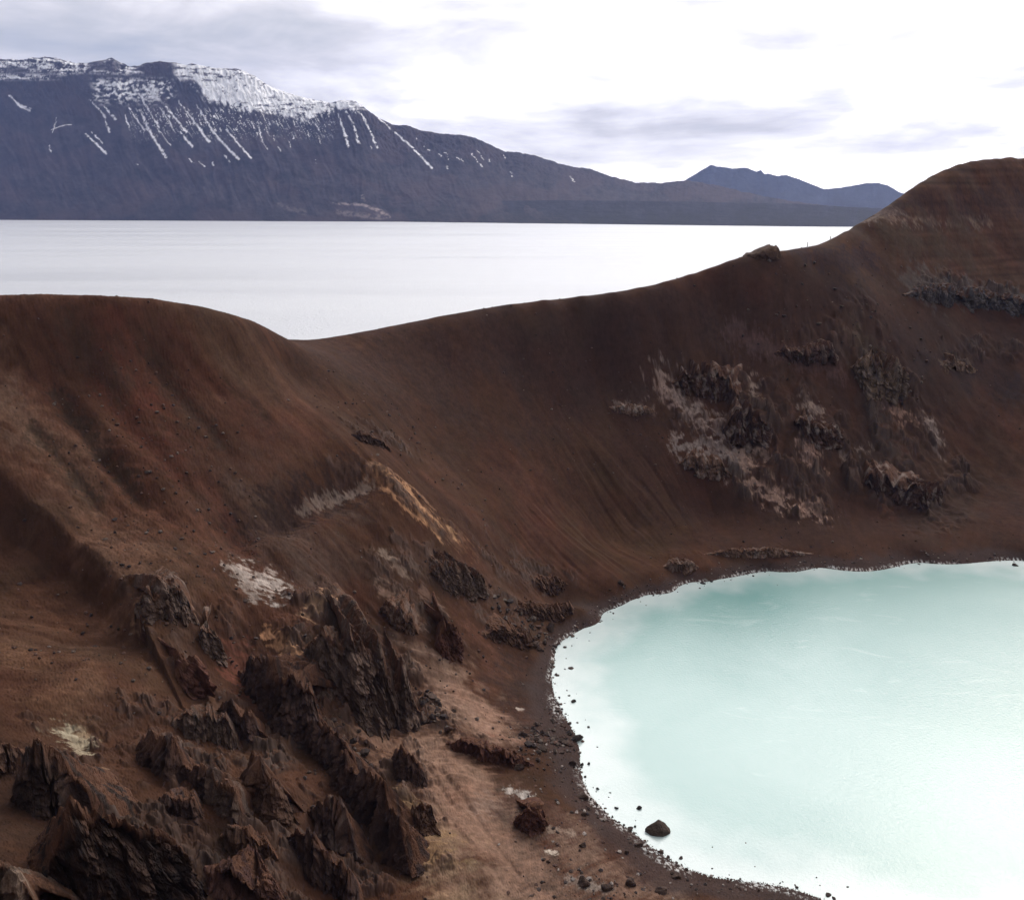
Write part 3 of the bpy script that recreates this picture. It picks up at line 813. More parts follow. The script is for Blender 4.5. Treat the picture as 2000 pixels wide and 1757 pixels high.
    Zg[:, nF:] = (zb[:,None] + Hh)*(1-w2) + zcap*w2 + (disp*0.8)[:, nF:]*(1-T2)
    Zg[:, nF:] = np.where(T2 > 0.98, Zg[:, nF:]-0.8, Zg[:, nF:])
    v = np.stack([X, Y, Zg], -1).reshape(-1, 3)
    idx = np.arange(X.size).reshape(X.shape)
    f = np.stack([idx[:-1,:-1], idx[1:,:-1], idx[1:,1:], idx[:-1,1:]], -1).reshape(-1, 4)
    if flip > 0: f = f[:, ::-1]
    c = np.empty(X.shape+(3,), np.float32); c[:] = col
    c *= (1 + 0.5*(rv-0.5) + 0.3*(rv3-0.5) + 0.25*fbm(Sg/2, Tau/4, 3, 1600+seed))[..., None]
    # soil lying on the cap, pale weathered skin on some columns
    dust = (1-isf*0.8)*sst(-0.45, 0.0, fbm(X/1.2, Y/1.2, 3, 1700+seed)); dust = dust[..., None]*0.85
    c = c*(1-dust) + dust*np.array(BR, np.float32)*DARK*2.1  # tan soil lightened to paint the lit crest edges
    if pale:
        pm = (sst(0.15, 0.45, fbm(Sg/1.6, Tau/3.0, 4, 1800+seed, 0.6))*pale)[..., None]
        c = c*(1-pm) + pm*np.array([0.24, 0.19, 0.165], np.float32)
    o = mesh_obj(name, v, f, M_rock, smooth=False, cols=np.clip(c.reshape(-1, 3), 0.01, 0.7))
    tag(o, label, 'rock outcrop', group)
    return o
FG = 'fluted lava outcrops on the near slope'; BW = 'crags in the far crater wall'; BE = 'outcrops at the back of the beach'
DK = (0.048,0.030,0.026); BRN = (0.070,0.041,0.030); RED = (0.078,0.035,0.026); GRY = (0.092,0.064,0.052)
for i, (base, label, col, cell, grp, kw) in enumerate([
 ([(590,1280,60),(640,1325,120),(690,1365,165),(745,1398,190),(795,1410,140),(835,1402,60)], 'tallest grey brown crag of fluted pillars, its foot on a tongue of tan scree', GRY, 1.7, FG, dict(back=0.9, notch=0.35)),
 ([(465,1320,50),(515,1370,105),(560,1420,145),(605,1440,135),(650,1450,80)], 'black fluted cliff below an orange streak, left of the tallest crag', DK, 1.2, FG, dict(back=0.9, notch=0.3)),
 ([(640,1480,50),(690,1560,110),(730,1590,130),(770,1650,120),(805,1710,60)], 'long dark rib of pointed pillars running down toward the bottom of the slope', DK, 1.2, FG, dict(back=0.45)),
 ([(485,1510,55),(520,1570,125),(548,1588,110),(585,1600,40)], 'leaning brown slab with a lit right edge, below the black fluted cliff', BRN, 2.2, FG, dict(back=0.5, notch=0.2)),
 ([(600,1580,40),(640,1620,90),(675,1650,90),(700,1690,40)], 'narrow blackish fin with a pale vein, left of the long rib of pillars', DK, 1.5, FG, dict(pale=0.25, back=0.5)),
 ([(270,1455,40),(320,1500,85),(370,1528,95),(415,1545,70),(440,1550,30)], 'overhung dark purple cliff under a pale ragged edge', DK, 1.5, FG, dict(back=0.9, notch=0.3)),
 ([(405,1530,40),(435,1580,85),(465,1600,75),(490,1610,30)], 'small steep purple fin with grey flutes beneath the overhung cliff', GRY, 1.0, FG, dict()),
 ([(310,1570,40),(350,1590,60),(400,1602,45)], 'low dark crag in the lower slope with a jagged top', DK, 1.0, FG, dict()),
 ([(335,1410,30),(390,1440,60),(440,1452,65),(475,1460,30)], 'row of short purple grey columns in the middle of the near slope', GRY, 0.9, FG, dict()),
 ([(350,1345,50),(375,1350,72),(402,1345,50)], 'square topped dark red block with a vertical left face', RED, 2.0, FG, dict(notch=0.15)),
 ([(262,1205,40),(300,1222,75),(345,1215,75),(392,1232,40)], 'brown pinnacles with pale flutes at the foot of the lit spur', (0.10,0.068,0.054), 1.1, FG, dict(pale=0.3)),
 ([(385,1262,40),(415,1282,65),(445,1290,35)], 'small grey pinnacle group just right of the spur pinnacles', GRY, 0.9, FG, dict(pale=0.2)),
 ([(20,1560,90),(80,1575,165),(125,1580,150),(170,1600,120),(200,1620,50)], 'sharp pyramid crag darkened for shade beside a pale grey patch near the left edge', (0.028,0.019,0.016), 1.8, FG, dict(back=0.8, notch=0.25, lean=0.2)),  # shade of the near left slope painted as darker rock
 ([(-60,1500,60),(0,1490,60),(45,1490,50),(70,1480,20)], 'brown ledge with a dark undercut at the left edge', BRN, 1.8, FG, dict(notch=0.15, back=1.0)),
 ([(70,1745,150),(140,1760,230),(230,1775,250),(320,1780,210),(410,1757,110)], 'nearest cliff, bottom left, coloured dark for shade, with a level brown top', (0.022,0.015,0.013), 1.6, FG, dict(back=0.7, notch=0.2, lean=0.15)),  # the cliff's shadow is put into its rock colour
 ([(400,1720,40),(450,1757,80),(520,1790,90),(600,1800,40)], 'reddish broken crag at the very bottom of the slope', (0.070,0.036,0.030), 1.5, FG, dict(notch=0.3)),
 ([(-60,1740,80),(0,1757,90),(50,1790,90),(95,1800,40)], 'corner ledge of tan rock with holes, lowest at the left edge', (0.12,0.085,0.065), 1.2, FG, dict(notch=0.3)),
 ([(590,1445,60),(640,1480,110),(680,1510,105),(705,1535,60)], 'dark jagged wall joining the black fluted cliff to the long rib of pillars', DK, 1.3, FG, dict(back=0.6, notch=0.2)),
 ([(425,1400,40),(470,1440,85),(510,1458,80),(545,1465,40)], 'shadowed crag at the left foot of the black fluted cliff', DK, 1.2, FG, dict(back=0.7, notch=0.2)),
 ([(560,1640,60),(610,1700,95),(660,1740,95),(710,1760,60)], 'dark broken rib at the bottom edge, left of the long rib of pillars', DK, 1.3, FG, dict(back=0.6)),
 ([(430,1640,40),(490,1670,65),(545,1690,50)], 'low purple brown crag below the leaning brown slab', BRN, 1.1, FG, dict(back=0.8)),
 ([(795,1598,40),(822,1612,80),(852,1606,60)], 'isolated brown tooth of rock standing on tan scree', BRN, 0.8, FG, dict(notch=0.25, back=0.5)),
 ([(762,1495,50),(795,1512,85),(835,1522,40)], 'dark wedge shaped crag above the isolated brown tooth', DK, 0.9, FG, dict(back=0.6)),
 ([(870,1452,22),(930,1478,48),(985,1495,40),(1045,1496,22)], 'flat topped red brown slab reaching out toward the beach', RED, 0.9, BE, dict(back=1.6, notch=0.2, backdrop=0.15)),
 ([(1003,1605,30),(1035,1622,62),(1072,1612,35)], 'blocky dark red rock at the back of the beach beside a white patch', RED, 1.0, BE, dict()),
 ([(850,1262,40),(880,1276,80),(905,1270,45)], 'split red brown pinnacle low on the middle slope', RED, 0.8, BE, dict()),
 ([(835,1125,25),(880,1146,62),(925,1156,62),(955,1150,25)], 'row of grey brown columns below the orange streaked spur', GRY, 0.8, FG, dict(notch=0.25)),
 ([(742,1188,30),(778,1218,52),(818,1240,30)], 'pale edged crag above the tallest crag', BRN, 0.8, FG, dict(pale=0.3)),
 ([(940,1240,15),(985,1250,34),(1030,1262,30),(1060,1255,12)], 'rounded brown knobs near the narrow end of the beach', BRN, 1.1, BE, dict()),
 ([(1000,1190,12),(1050,1205,28),(1100,1200,24),(1125,1190,10)], 'knobbly outcrop in shade beside the dark beach', BRN, 1.2, BE, dict()),
 ([(1040,1140,12),(1085,1150,26),(1110,1140,12)], 'highest brown outcrop above the inner end of the beach', BRN, 1.2, BE, dict()),
 ([(685,852,15),(715,868,34),(765,885,20)], 'small dark scarp on the open slope below the saddle', DK, 0.9, FG, dict()),
 ([(1310,745,40),(1355,760,85),(1400,770,85),(1440,795,50)], 'upper left dark crag of the far wall', DK, 2.0, BW, dict(pale=0.15)),
 ([(1405,855,50),(1450,868,110),(1490,862,80),(1510,850,30)], 'tall shadowed crag with pale flutes in the middle of the far wall', DK, 2.0, BW, dict(pale=0.25)),
 ([(1510,690,25),(1570,712,50),(1640,705,40)], 'low dark crag below the summit rock', DK, 1.8, BW, dict()),
 ([(1660,720,50),(1705,765,110),(1750,775,90),(1775,765,30)], 'layered olive brown crag with level ledges', (0.085,0.066,0.050), 2.2, BW, dict(notch=0.25)),
 ([(1320,905,25),(1370,925,52),(1430,932,42)], 'grey fluted crag under the pale diagonal band', GRY, 1.3, BW, dict(pale=0.3)),
 ([(1550,855,30),(1605,875,62),(1655,865,30)], 'pale patched crag in the middle of the far wall', DK, 1.6, BW, dict(pale=0.45)),
 ([(1675,945,30),(1735,965,62),(1795,990,62),(1845,965,30)], 'broad dark crag with scattered white patches above the lake', DK, 1.8, BW, dict(pale=0.3)),
 ([(1765,578,25),(1840,592,50),(1900,602,52),(1960,612,52),(2060,620,45)], 'grey columnar cliff high on the right hill', (0.092,0.082,0.080), 2.2, None, dict(notch=0.25, lean=0.15)),
 ([(1190,800,14),(1235,808,26),(1280,805,14)], 'small pale ledge left of the far crags', GRY, 1.0, BW, dict(pale=0.5)),
 ([(1375,1084,8),(1440,1086,22),(1500,1085,20),(1590,1082,8)], 'low broken rock band just above the lake at the foot of the far wall', GRY, 0.9, BW, dict(pale=0.2)),
 ([(1295,1108,10),(1330,1118,28),(1365,1110,12)], 'grey boulder like outcrop by the far shore', GRY, 1.0, BW, dict()),
 ([(1835,715,10),(1865,722,22),(1910,722,14)], 'flat tan ledge at the right of the far wall', (0.12,0.09,0.068), 1.0, BW, dict(notch=0.2)),
]):
    if grp == BW: col = (col[0]*1.25, col[1]*1.1, col[2]*1.0); kw['pale'] = kw.get('pale', 0)+0.35; cell *= 0.8
    outcrop(base, label, col, cell, grp, seed=i+1, **kw)

# ------------------------------------------------------------------ crater lake
def milky_mat():
    t = MT('milky_water'); p = t.coord()
    a = t.noise(p, 0.028, 4, 0.5, 0.8); b = t.noise(t.mp(p, (0.5, 1.4, 1)), 0.12, 5, 0.6, 1.0)
    c = t.mix(t.rng(a, 0.35, 0.65, 0, 1), (0.122, 0.246, 0.234, 1), (0.165, 0.285, 0.272, 1))
    c = t.mix(t.rng(b, 0.60, 0.72, 0, 0.35), c, (0.27, 0.38, 0.355, 1))
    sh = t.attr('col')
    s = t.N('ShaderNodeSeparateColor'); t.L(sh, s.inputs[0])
    c = t.mix(s.outputs[0], c, (0.42, 0.46, 0.46, 1))       # pale shallows: silt plus cloud reflection painted into the colour
    t.L(c, t.b.inputs['Base Color'])
    t.b.inputs['Roughness'].default_value = 0.13; t.b.inputs['IOR'].default_value = 1.45
    b1 = t.bump(t.noise(t.mp(p, (1, 1, 1)), 2.2, 3, 0.6), 0.35, 0.10)
    b2 = t.bump(t.noise(t.mp(p, (1, 1, 1)), 9.0, 3, 0.6), 0.30, 0.03, b1)
    t.L(b2, t.b.inputs['Normal'])
    return t.m
def build_crater_lake():
    nr, na = 90, 400
    r = np.linspace(0, 1, nr)**0.6
    th = np.linspace(0, 2*math.pi, na, endpoint=False)
    # outline: beyond the shore by a few metres, under the beach
    sp, sr = np.arctan2(_sh[:,1]-CEN[1], _sh[:,0]-CEN[0]), np.hypot(_sh[:,0]-CEN[0], _sh[:,1]-CEN[1])
    o = np.argsort(sp); edge = np.interp(th, sp[o], sr[o], period=2*math.pi)
    R = np.outer(r, edge+5.0); x = CEN[0]+R*np.cos(th)[None]; y = CEN[1]+R*np.sin(th)[None]
    depth = -base_h(x.ravel().astype(np.float32), y.ravel().astype(np.float32)).reshape(x.shape)
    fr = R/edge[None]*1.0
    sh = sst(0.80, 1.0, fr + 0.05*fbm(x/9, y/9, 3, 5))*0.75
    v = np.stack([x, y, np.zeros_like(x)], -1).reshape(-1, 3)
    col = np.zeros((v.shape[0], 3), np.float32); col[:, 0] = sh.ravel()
    idx = np.arange(nr*na).reshape(nr, na)
    nx = np.roll(idx, -1, axis=1)
    f = np.stack([idx[:-1], nx[:-1], nx[1:], idx[1:]], -1).reshape(-1, 4)[:, ::-1]
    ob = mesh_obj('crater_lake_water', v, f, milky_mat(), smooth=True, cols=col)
    tag(ob, kind='structure')
build_crater_lake()

# ------------------------------------------------------------------ large lake beyond the rim
def lake_mat():
    t = MT('lake_water'); p = t.coord()
    t.b.inputs['Base Color'].default_value = (0.44, 0.45, 0.47, 1)
    t.b.inputs['Roughness'].default_value = 0.42; t.b.inputs['IOR'].default_value = 1.34
    w = t.noise(t.mp(p, (0.0006, 0.006, 1)), 1.0, 6, 0.6, 0.5)
    t.L(t.rng(w, 0.3, 0.7, 0.28, 0.48), t.b.inputs['Roughness'])
    b1 = t.bump(t.noise(t.mp(p, (1, 1, 1)), 0.35, 4, 0.65), 0.9, 0.9)
    t.L(b1, t.b.inputs['Normal'])
    return t.m
def build_lake():
    xs = np.array([-7000, -1500, 0, 1500, 7000.0]); ys = np.array([150, 700, 2000, 4200.0])
    X, Y = np.meshgrid(xs, ys)
    idx = np.arange(20).reshape(4, 5)
    f = np.stack([idx[:-1,:-1], idx[:-1,1:], idx[1:,1:], idx[1:,:-1]], -1).reshape(-1, 4)
    tag(mesh_obj('lake_water', np.stack([X, Y, np.full_like(X, LAKE_Z)], -1).reshape(-1, 3), f, lake_mat()), kind='structure')
    t = MT('far_soil'); t.b.inputs['Base Color'].default_value = (0.05, 0.042, 0.042, 1); t.b.inputs['Roughness'].default_value = 1
    g = 9000
    tag(mesh_obj('ground', [(-g,-g,LAKE_Z-30),(g,-g,LAKE_Z-30),(g,g,LAKE_Z-30),(-g,g,LAKE_Z-30)], [(0,1,2,3)], t.m), kind='structure')
build_lake()

# ------------------------------------------------------------------ far mountains
def mountain_mat():
    t = MT('mountain_rock'); p = t.coord()
    n = t.noise(p, 0.02, 8, 0.65)
    c = t.mix(1.0, t.attr('col'), t.mix(t.rng(n, 0.3, 0.7, 0, 1), (0.75, 0.75, 0.75, 1), (1.25, 1.25, 1.25, 1)), 'MULTIPLY')
    t.L(c, t.b.inputs['Base Color']); t.b.inputs['Roughness'].default_value = 0.95; t.b.inputs['Specular IOR Level'].default_value = 0.1
    t.L(t.bump(t.noise(p, 0.012, 9, 0.72), 0.5, 22.0), t.b.inputs['Normal'])
    return t.m
M_mtn = mountain_mat()
def shore_v(u): return np.interp(u, [-400, 0, 780, 1640, 2300], [428, 430, 433.5, 445, 452])
def seg_mask(u, v, line, w0, w1):
    best = np.zeros(u.shape, np.float32)
    n = len(line)-1
    for i in range(n):
        (ax, ay), (bx, by) = line[i], line[i+1]
        ex, ey = bx-ax, by-ay; l2 = ex*ex+ey*ey+1e-6
        t = np.clip(((u-ax)*ex+(v-ay)*ey)/l2, 0, 1)
        d = np.hypot(u-ax-t*ex, v-ay-t*ey)
        w = w0 + (w1-w0)*(i+t)/n
        best = np.maximum(best, sst(1.0, 0.3, d/w))
    return best
def Z2(l): return [(x/2.2222, 60+y/2.2222) for x, y in l]
STREAKS = [(Z2(l), w) for l, w in [
 ([(540,335),(575,400),(598,432)], 2.2), ([(585,345),(612,420),(640,480),(678,548)], 4.6), ([(618,335),(640,380),(658,418)], 2.4), ([(655,425),(680,465),(702,498)], 1.8),
 ([(675,335),(700,380),(724,428)], 2.6), ([(700,330),(752,400),(778,438)], 4.2), ([(752,440),(800,502)], 4.4), ([(758,305),(810,380),(855,450),(878,482)], 4.0),
 ([(838,325),(900,440),(950,500),(1003,557)], 4.0), ([(960,430),(1000,480),(1058,552)], 3.6), ([(1080,402),(1098,452)], 2.2), ([(1105,412),(1118,482)], 2.4),
 ([(1462,360),(1485,430),(1503,503)], 3.2), ([(1500,350),(1530,410),(1548,487)], 3.4), ([(1568,362),(1600,430),(1632,507)], 4.0), ([(1605,345),(1700,430),(1780,500),(1873,597)], 3.2),
 ([(333,448),(380,495),(410,533)], 4.0), ([(360,440),(402,490)], 2.0), ([(20,283),(60,330),(104,347)], 4.0), ([(65,325),(98,342)], 5.0), ([(210,378),(185,442)], 1.8), ([(160,498),(165,527)], 2.4),
 ([(180,430),(240,410),(270,408)], 1.4), ([(370,300),(420,360),(440,440)], 2.6), ([(430,330),(470,385)], 4.0), ([(515,365),(528,420)], 2.4), ([(600,300),(625,340)], 3),
 ([(780,555),(800,575)], 1.6), ([(823,568),(846,590)], 1.6), ([(885,570),(888,585)], 1.8), ([(540,572),(548,582)], 1.5), ([(1365,400),(1373,430)], 2.0), ([(1325,435),(1332,460)], 1.6),
 ([(1375,465),(1380,490)], 1.3), ([(1255,440),(1262,470)], 1.3), ([(1240,480),(1246,505)], 1.1), ([(1420,350),(1425,378)], 1.8), ([(1120,480),(1138,515)], 1.2), ([(1150,380),(1160,410)], 1.6),
 ([(1605,500),(1608,515)], 1.8), ([(1352,560),(1355,575)], 1.2), ([(1710,440),(1720,450)], 1.4), ([(1800,462),(1806,470)], 1.4), ([(1835,500),(1860,520)], 1.2), ([(1935,530),(1948,560)], 1.2),
 ([(1905,535),(1912,545)], 1.4), ([(1980,550),(1995,560)], 1.4), ([(1930,590),(1940,600)], 1.2), ([(1170,455),(1178,480)], 1.2), ([(1190,500),(1200,525)], 1.1), ([(940,540),(962,570)], 1.8),
]]
STREAKS += [([(920,300),(941,326)], 1.4), ([(932,293),(945,312)], 1.0), ([(868,298),(876,304)], 1.2), ([(985,303),(988,310)], 1.2), ([(998,335),(1000,345)], 1.0), ([(1112,344),(1120,352)], 1.0), ([(870,322),(873,326)], 1.0),
            ([(955,310),(957,316)], 0.9), ([(1118,352),(1121,355)], 0.9), ([(900,310),(904,316)], 0.9)]
def build_mountain(name, prof, Yc, Yb_fn, u0, u1, nu, nv, snow=0, seed=0, colr=(0.027,0.022,0.026), foot=None, rib=1.0, jag=0.0):
    u = np.linspace(u0, u1, nu)
    pu, pv = zip(*prof)
    vc = np.interp(u, pu, pv).astype(np.float64)
    vc = vc + jag*(1.6*fbm(u/16, u*0+seed, 4, seed+5, 0.6))
    Yc_ = np.interp(u, [a for a, b in Yc], [b for a, b in Yc])
    a = (u-1000)/F
    def zr(v): 
        b = (878.5-v)/F; return (ct+b*st), (-st+b*ct)
    yr, zz = zr(vc)
    zc = CAM_Z + zz/yr*Yc_
    sx = a/yr                                      # x = sx * Y  along each column
    Yb = Yb_fn(u)
    zb = (LAKE_Z-4.0) if foot is None else foot
    t = np.concatenate([np.linspace(0, 1, nv), 1+np.linspace(0.02, 1.0, 30)])
    T, U = np.meshgrid(t, u, indexing='ij')
    tc = np.minimum(T, 1.0); tb = np.maximum(T-1.0, 0)
    Y = Yb[None]+(Yc_-Yb)[None]*tc + tb*900
    prof_t = 0.62*tc + 0.38*tc**2.2                # gentle fan below, steep crags above
    Z = zb + (zc-zb)[None]*prof_t - tb*(zc-zb)[None]*0.8
    hgt = np.maximum(zc-zb, 20)[None]
    X = sx[None]*Y
    env = np.sin(np.clip(tc, 0, 1)*math.pi)**0.7
    Us = U + 75*tc
    ribs = ridged(Us/30 + 0.5*fbm(U/60, tc*3, 2, seed+1), tc*1.6+U/240, 3, seed+2, 0.5)
    Z += rib*hgt*env*(0.008*(ribs-1.0) + 0.02*fbm(U/70, tc*4, 4, seed+3)) 
    crag = sst(0.62, 0.9, tc)*(1-sst(0.97, 1.0, tc))
    Z += rib*hgt*crag*0.014*ridged(Us/9, tc*16, 3, seed+4)
    # columns shift with depth so ribs are not straight lines from one eye
    v = np.stack([X, Y, Z], -1).reshape(-1, 3)
    # where each point of the slope lies, for laying out snow and screes on it
    vv = 878.5 - F*((Z-CAM_Z)*ct + Y*st)/(Y*ct - (Z-CAM_Z)*st)
    uu = U
    n_a = fbm(uu/11, vv/7, 6, seed+20, 0.62); n_b = fbm(uu/45, vv/30, 3, seed+21); n_c = fbm(uu/26 + 0.5*n_a, vv/5.5, 5, seed+22, 0.6); n_d = fbm((uu-0.5*vv)/6, vv/14, 4, seed+23, 0.6)
    col = np.empty(Z.shape+(3,), np.float32); col[:] = colr
    col *= (1 + 0.5*n_b + 0.35*n_a + 0.3*n_d)[..., None]
    col *= (1-0.4*sst(70, 0, Z-LAKE_Z + 25*n_b))[..., None]      # dark lava along the water
    if snow:
        redm = sst(0.05, 0.6, fbm(uu/90, vv/50, 3, seed+30)+0.15)[..., None]*0.6
        col = col*(1-redm) + redm*np.array([0.044, 0.029, 0.030], np.float32)
        m = np.zeros(Z.shape, np.float32)
        # the big snowfield under the summit plateau
        top = np.interp(uu, [330,345,400,470,510,560,640,700,720], [128,128,130,140,160,182,202,200,212])
        bot = np.interp(uu, [330,345,380,400,440,455,500,545,600,640,655,690,720], [138,150,175,195,200,212,214,222,232,214,208,214,212])
        inside = sst(-2, 3, vv-top+6)*sst(5, -4, vv-bot + 9*fbm((uu-0.4*vv)/7, vv/18, 3, seed+40, 0.6) - 2)
        inside *= sst(325, 350, uu)*sst(722, 700, uu)
        inside *= sst(-0.52, -0.16, n_c*0.7 + 0.45*n_a - 0.1 + 0.35*sst(150, 165, vv)*sst(215, 185, vv))
        m = np.maximum(m, inside)
        # patchy snow among the crags on the left
        env2 = sst(104, 112, vv)*sst(150, 136, vv + 4*n_b)*sst(345, 300, uu)
        m = np.maximum(m, env2*sst(0.02, 0.34, n_c*0.8 + 0.5*n_a + 0.10))
        env3 = sst(148, 162, vv)*sst(212, 185, vv)*sst(165, 190, uu)*sst(345, 318, uu)
        m = np.maximum(m, env3*sst(0.0, 0.36, n_a*0.7 + 0.3*n_c + 0.4*n_b - 0.02 + 0.12*sst(330, 250, uu)))
        env4 = sst(140, 150, vv)*sst(160, 152, vv)*sst(130, 60, uu); m = np.maximum(m, env4*sst(0.0, 0.2, n_c+0.1))
        # bare cliffs that stay dark
        dark = np.maximum(sst(1.15, 0.8, np.hypot((uu-305)/36, (vv-133)/17)), sst(1.15, 0.85, np.hypot((uu-368)/22, (vv-178)/22)))
        dark = np.maximum(dark, sst(1.2, 0.8, np.hypot((uu-205)/34, (vv-128)/11))*0.9); dark = np.maximum(dark, sst(1.2, 0.8, np.hypot((uu-25)/26, (vv-137)/7))*0.9)
        m *= 1-dark*sst(-0.6, 0.0, n_a+0.2)
        wob = 2.2*fbm(uu/9, vv/9, 3, seed+50, 0.6)
        for ln, w in STREAKS:
            x0 = min(q[0] for q in ln)-12; x1 = max(q[0] for q in ln)+12; y0 = min(q[1] for q in ln)-12; y1 = max(q[1] for q in ln)+12
            c0, c1 = np.searchsorted(u, [x0, x1])
            if c1 <= c0: continue
            sub = (slice(None), slice(c0, c1))
            mm = seg_mask(uu[sub]+wob[sub], vv[sub], ln, w*0.5, w*0.85)
            mm = 0.92*mm*sst(-0.75, -0.15, n_a[sub]+0.5*n_d[sub]+0.1)
            m[sub] = np.maximum(m[sub], mm)
        # short broken streaks under the snowfield
        env5 = sst(205, 222, vv)*sst(285, 240, vv)*(sst(380, 440, uu)*sst(660, 640, uu)*0.8 + sst(230, 260, uu)*sst(480, 440, uu))
        m = np.maximum(m*0.92, 0.8*env5*sst(0.44, 0.62, fbm((uu-0.45*vv)/2.6, vv/13, 3, seed+60, 0.6)))
        m = m[..., None]
        col = col*(1-m) + m*np.array([0.94, 0.93, 0.95], np.float32)
        # pale scree near the water
        sc = np.maximum.reduce([seg_mask(uu+wob, vv, [(640,397),(700,400),(735,412),(752,424)], 3, 6), seg_mask(uu+wob, vv, [(700,382),(703,392)], 4, 4)*0.8,
              seg_mask(uu+wob, vv, [(530,400),(580,415)], 9, 9)*0.25, seg_mask(uu+wob, vv, [(650,415),(740,425)], 8, 8)*0.45])
        sc = (sc*sst(-0.5, 0.4, n_a+n_c*0.5))[..., None]*0.8
        col = col*(1-sc) + sc*np.array([0.27, 0.22, 0.21], np.float32)
    idx = np.arange(Z.size).reshape(Z.shape)
    f = np.stack([idx[:-1,:-1], idx[:-1,1:], idx[1:,1:], idx[1:,:-1]], -1).reshape(-1, 4)
    o = mesh_obj(name, v, f, M_mtn, smooth=True, cols=np.clip(col.reshape(-1, 3), 0.01, 0.85))
    tag(o, kind='structure')
    return o
def Yshore(u):
    b = (878.5-shore_v(u))/F
    return (CAM_Z-LAKE_Z)*(ct+b*st)/(st-b*ct)
PA = [(-500,150),(-300,110),(-150,118),(0,115),(45,117),(60,113),(105,112),(130,119),(150,124),(175,122),(205,117),(217,112),(232,120),(250,129),(268,130),(285,123),(312,120),(340,123),(366,127),(375,124),(400,130),(420,133),
      (465,135),(480,140),(500,150),(520,165),(560,181),(600,192),(625,197),(645,201),(665,196),(690,196),(702,201),(715,213),(735,228),(765,243),(800,246),(818,254),(860,261),(905,264),(930,270),(960,284),(985,296),(1010,297),
      (1050,305),(1090,319),(1120,326),(1150,329),(1180,340),(1215,350),(1245,357),(1300,357),(1340,352),(1400,362),(1450,374),(1500,385),(1560,395),(1650,405),(1750,415),(1900,430),(2300,440)]
build_mountain('mountain', PA, [(-500,4900),(0,4700),(480,4600),(700,4500),(900,4550),(1250,4700),(1600,4500),(2300,4400)], Yshore, -420, 1950, int(1500*Q), int(330*Q), snow=1, seed=11, jag=0.8)
PB = [(1100,395),(1250,380),(1335,354),(1360,339),(1388,322),(1400,325),(1430,329),(1460,328),(1478,336),(1486,332),(1493,340),(1500,339),(1520,344),(1537,342),(1560,350),(1590,362),(1610,370),(1630,368),(1665,363),(1690,358),(1715,357),(1735,363),(1760,377),(1800,385),(1900,380),(2100,390),(2300,400)]
build_mountain('far_mountain', PB, [(1100,7600),(2300,7600)], lambda u: np.full_like(u, 6000.0), 1120, 2300, int(620*Q), int(90*Q), seed=31, colr=(0.016,0.020,0.030), foot=-40, jag=0.5)
PC = [(700,434),(780,420),(850,400),(930,397),(1000,392),(1080,391),(1200,392),(1330,393),(1450,396),(1560,398),(1650,404),(1800,410),(2300,420)]
build_mountain('hill_terrace', PC, [(700,3800),(2300,3700)], Yshore, 720, 2200, int(700*Q), int(70*Q), seed=51, colr=(0.014,0.014,0.020), rib=0.5, jag=0.3)

# ------------------------------------------------------------------ loose stones
def ico(n):
    bm = bmesh.new(); bmesh.ops.create_icosphere(bm, subdivisions=n, radius=1.0)
    v = np.array([q.co[:] for q in bm.verts], np.float32); f = np.array([[w.index for w in q.verts] for q in bm.faces], np.int32)
    bm.free(); return v, f
ICO = {k: ico(k) for k in (1, 2, 3, 4)}
def stone_shape(seed, sub=3, cuts=13, flat=0.65, rough=0.05):
    r = np.random.RandomState(seed); v, f = ICO[sub]; v = v.copy()
    for _ in range(cuts):                                    # broken faces
        n = r.normal(size=3); n /= np.linalg.norm(n); d = r.uniform(0.45, 0.85)
        k = v@n; m = k > d; v[m] -= np.outer(k[m]-d, n)
    v *= r.uniform(0.75, 1.2, 3)*np.array([1, 1, flat])
    v += rough*np.stack([fbm(v[:,1]*2+seed, v[:,2]*2, 3, 3), fbm(v[:,0]*2+seed, v[:,2]*2, 3, 4), fbm(v[:,0]*2+seed, v[:,1]*2, 3, 5)], -1)
    return v.astype(np.float32), f
def stone_cols(n, c): return np.tile(np.array(c, np.float32), (n, 1))
random.seed(5)
# the large boulder in the lake
def boulder(u, v, wpx, hpx, label, c, seed, name='boulder', sub=4, z=None, group=None, cuts=14, sink=0.25, prof=None):
    x, y, zz = at_z(u, v, 0.0) if z == 0 else hit(u, v)
    zt = 0.0 if z == 0 else float(terrain_h(x, y)[0])
    d = math.sqrt(x*x+y*y+(zt-CAM_Z)**2); w = wpx*d/F/2; h = hpx*d/F
    if prof is None: vv, ff = stone_shape(seed, sub, cuts, 1.0, 0.06)
    else: vv, ff = prof
    vv = vv/np.abs(vv).max(0); vv = vv*np.array([w, w*0.75, h*0.9/(1+1-2*sink)*1.0])
    o = mesh_obj(name, vv, ff, M_rock, smooth=False, cols=stone_cols(len(vv), c))
    o.location = (x, y, zt + vv[:,2].max()*(1-2*sink)*0.5)
    tag(o, label, 'boulder', group); return o
bmb = bmesh.new()
for q in [(-1.0,-.1,-.6),(-.9,.5,-.6),(0,.8,-.6),(.9,.5,-.6),(1.0,-.3,-.6),(.3,-.8,-.6),(-.6,-.6,-.6),(-.95,0,.05),(-.35,.1,.62),(.02,.15,1.0),(.16,0,.96),(.62,.25,.45),(.95,.1,-.05),(.9,-.35,-.1),(.35,-.6,.2),(-.5,-.5,.1),(-.2,-.35,.5)]:
    bmb.verts.new(q)
r_ = bmesh.ops.convex_hull(bmb, input=bmb.verts[:])
bmesh.ops.triangulate(bmb, faces=bmb.faces[:])
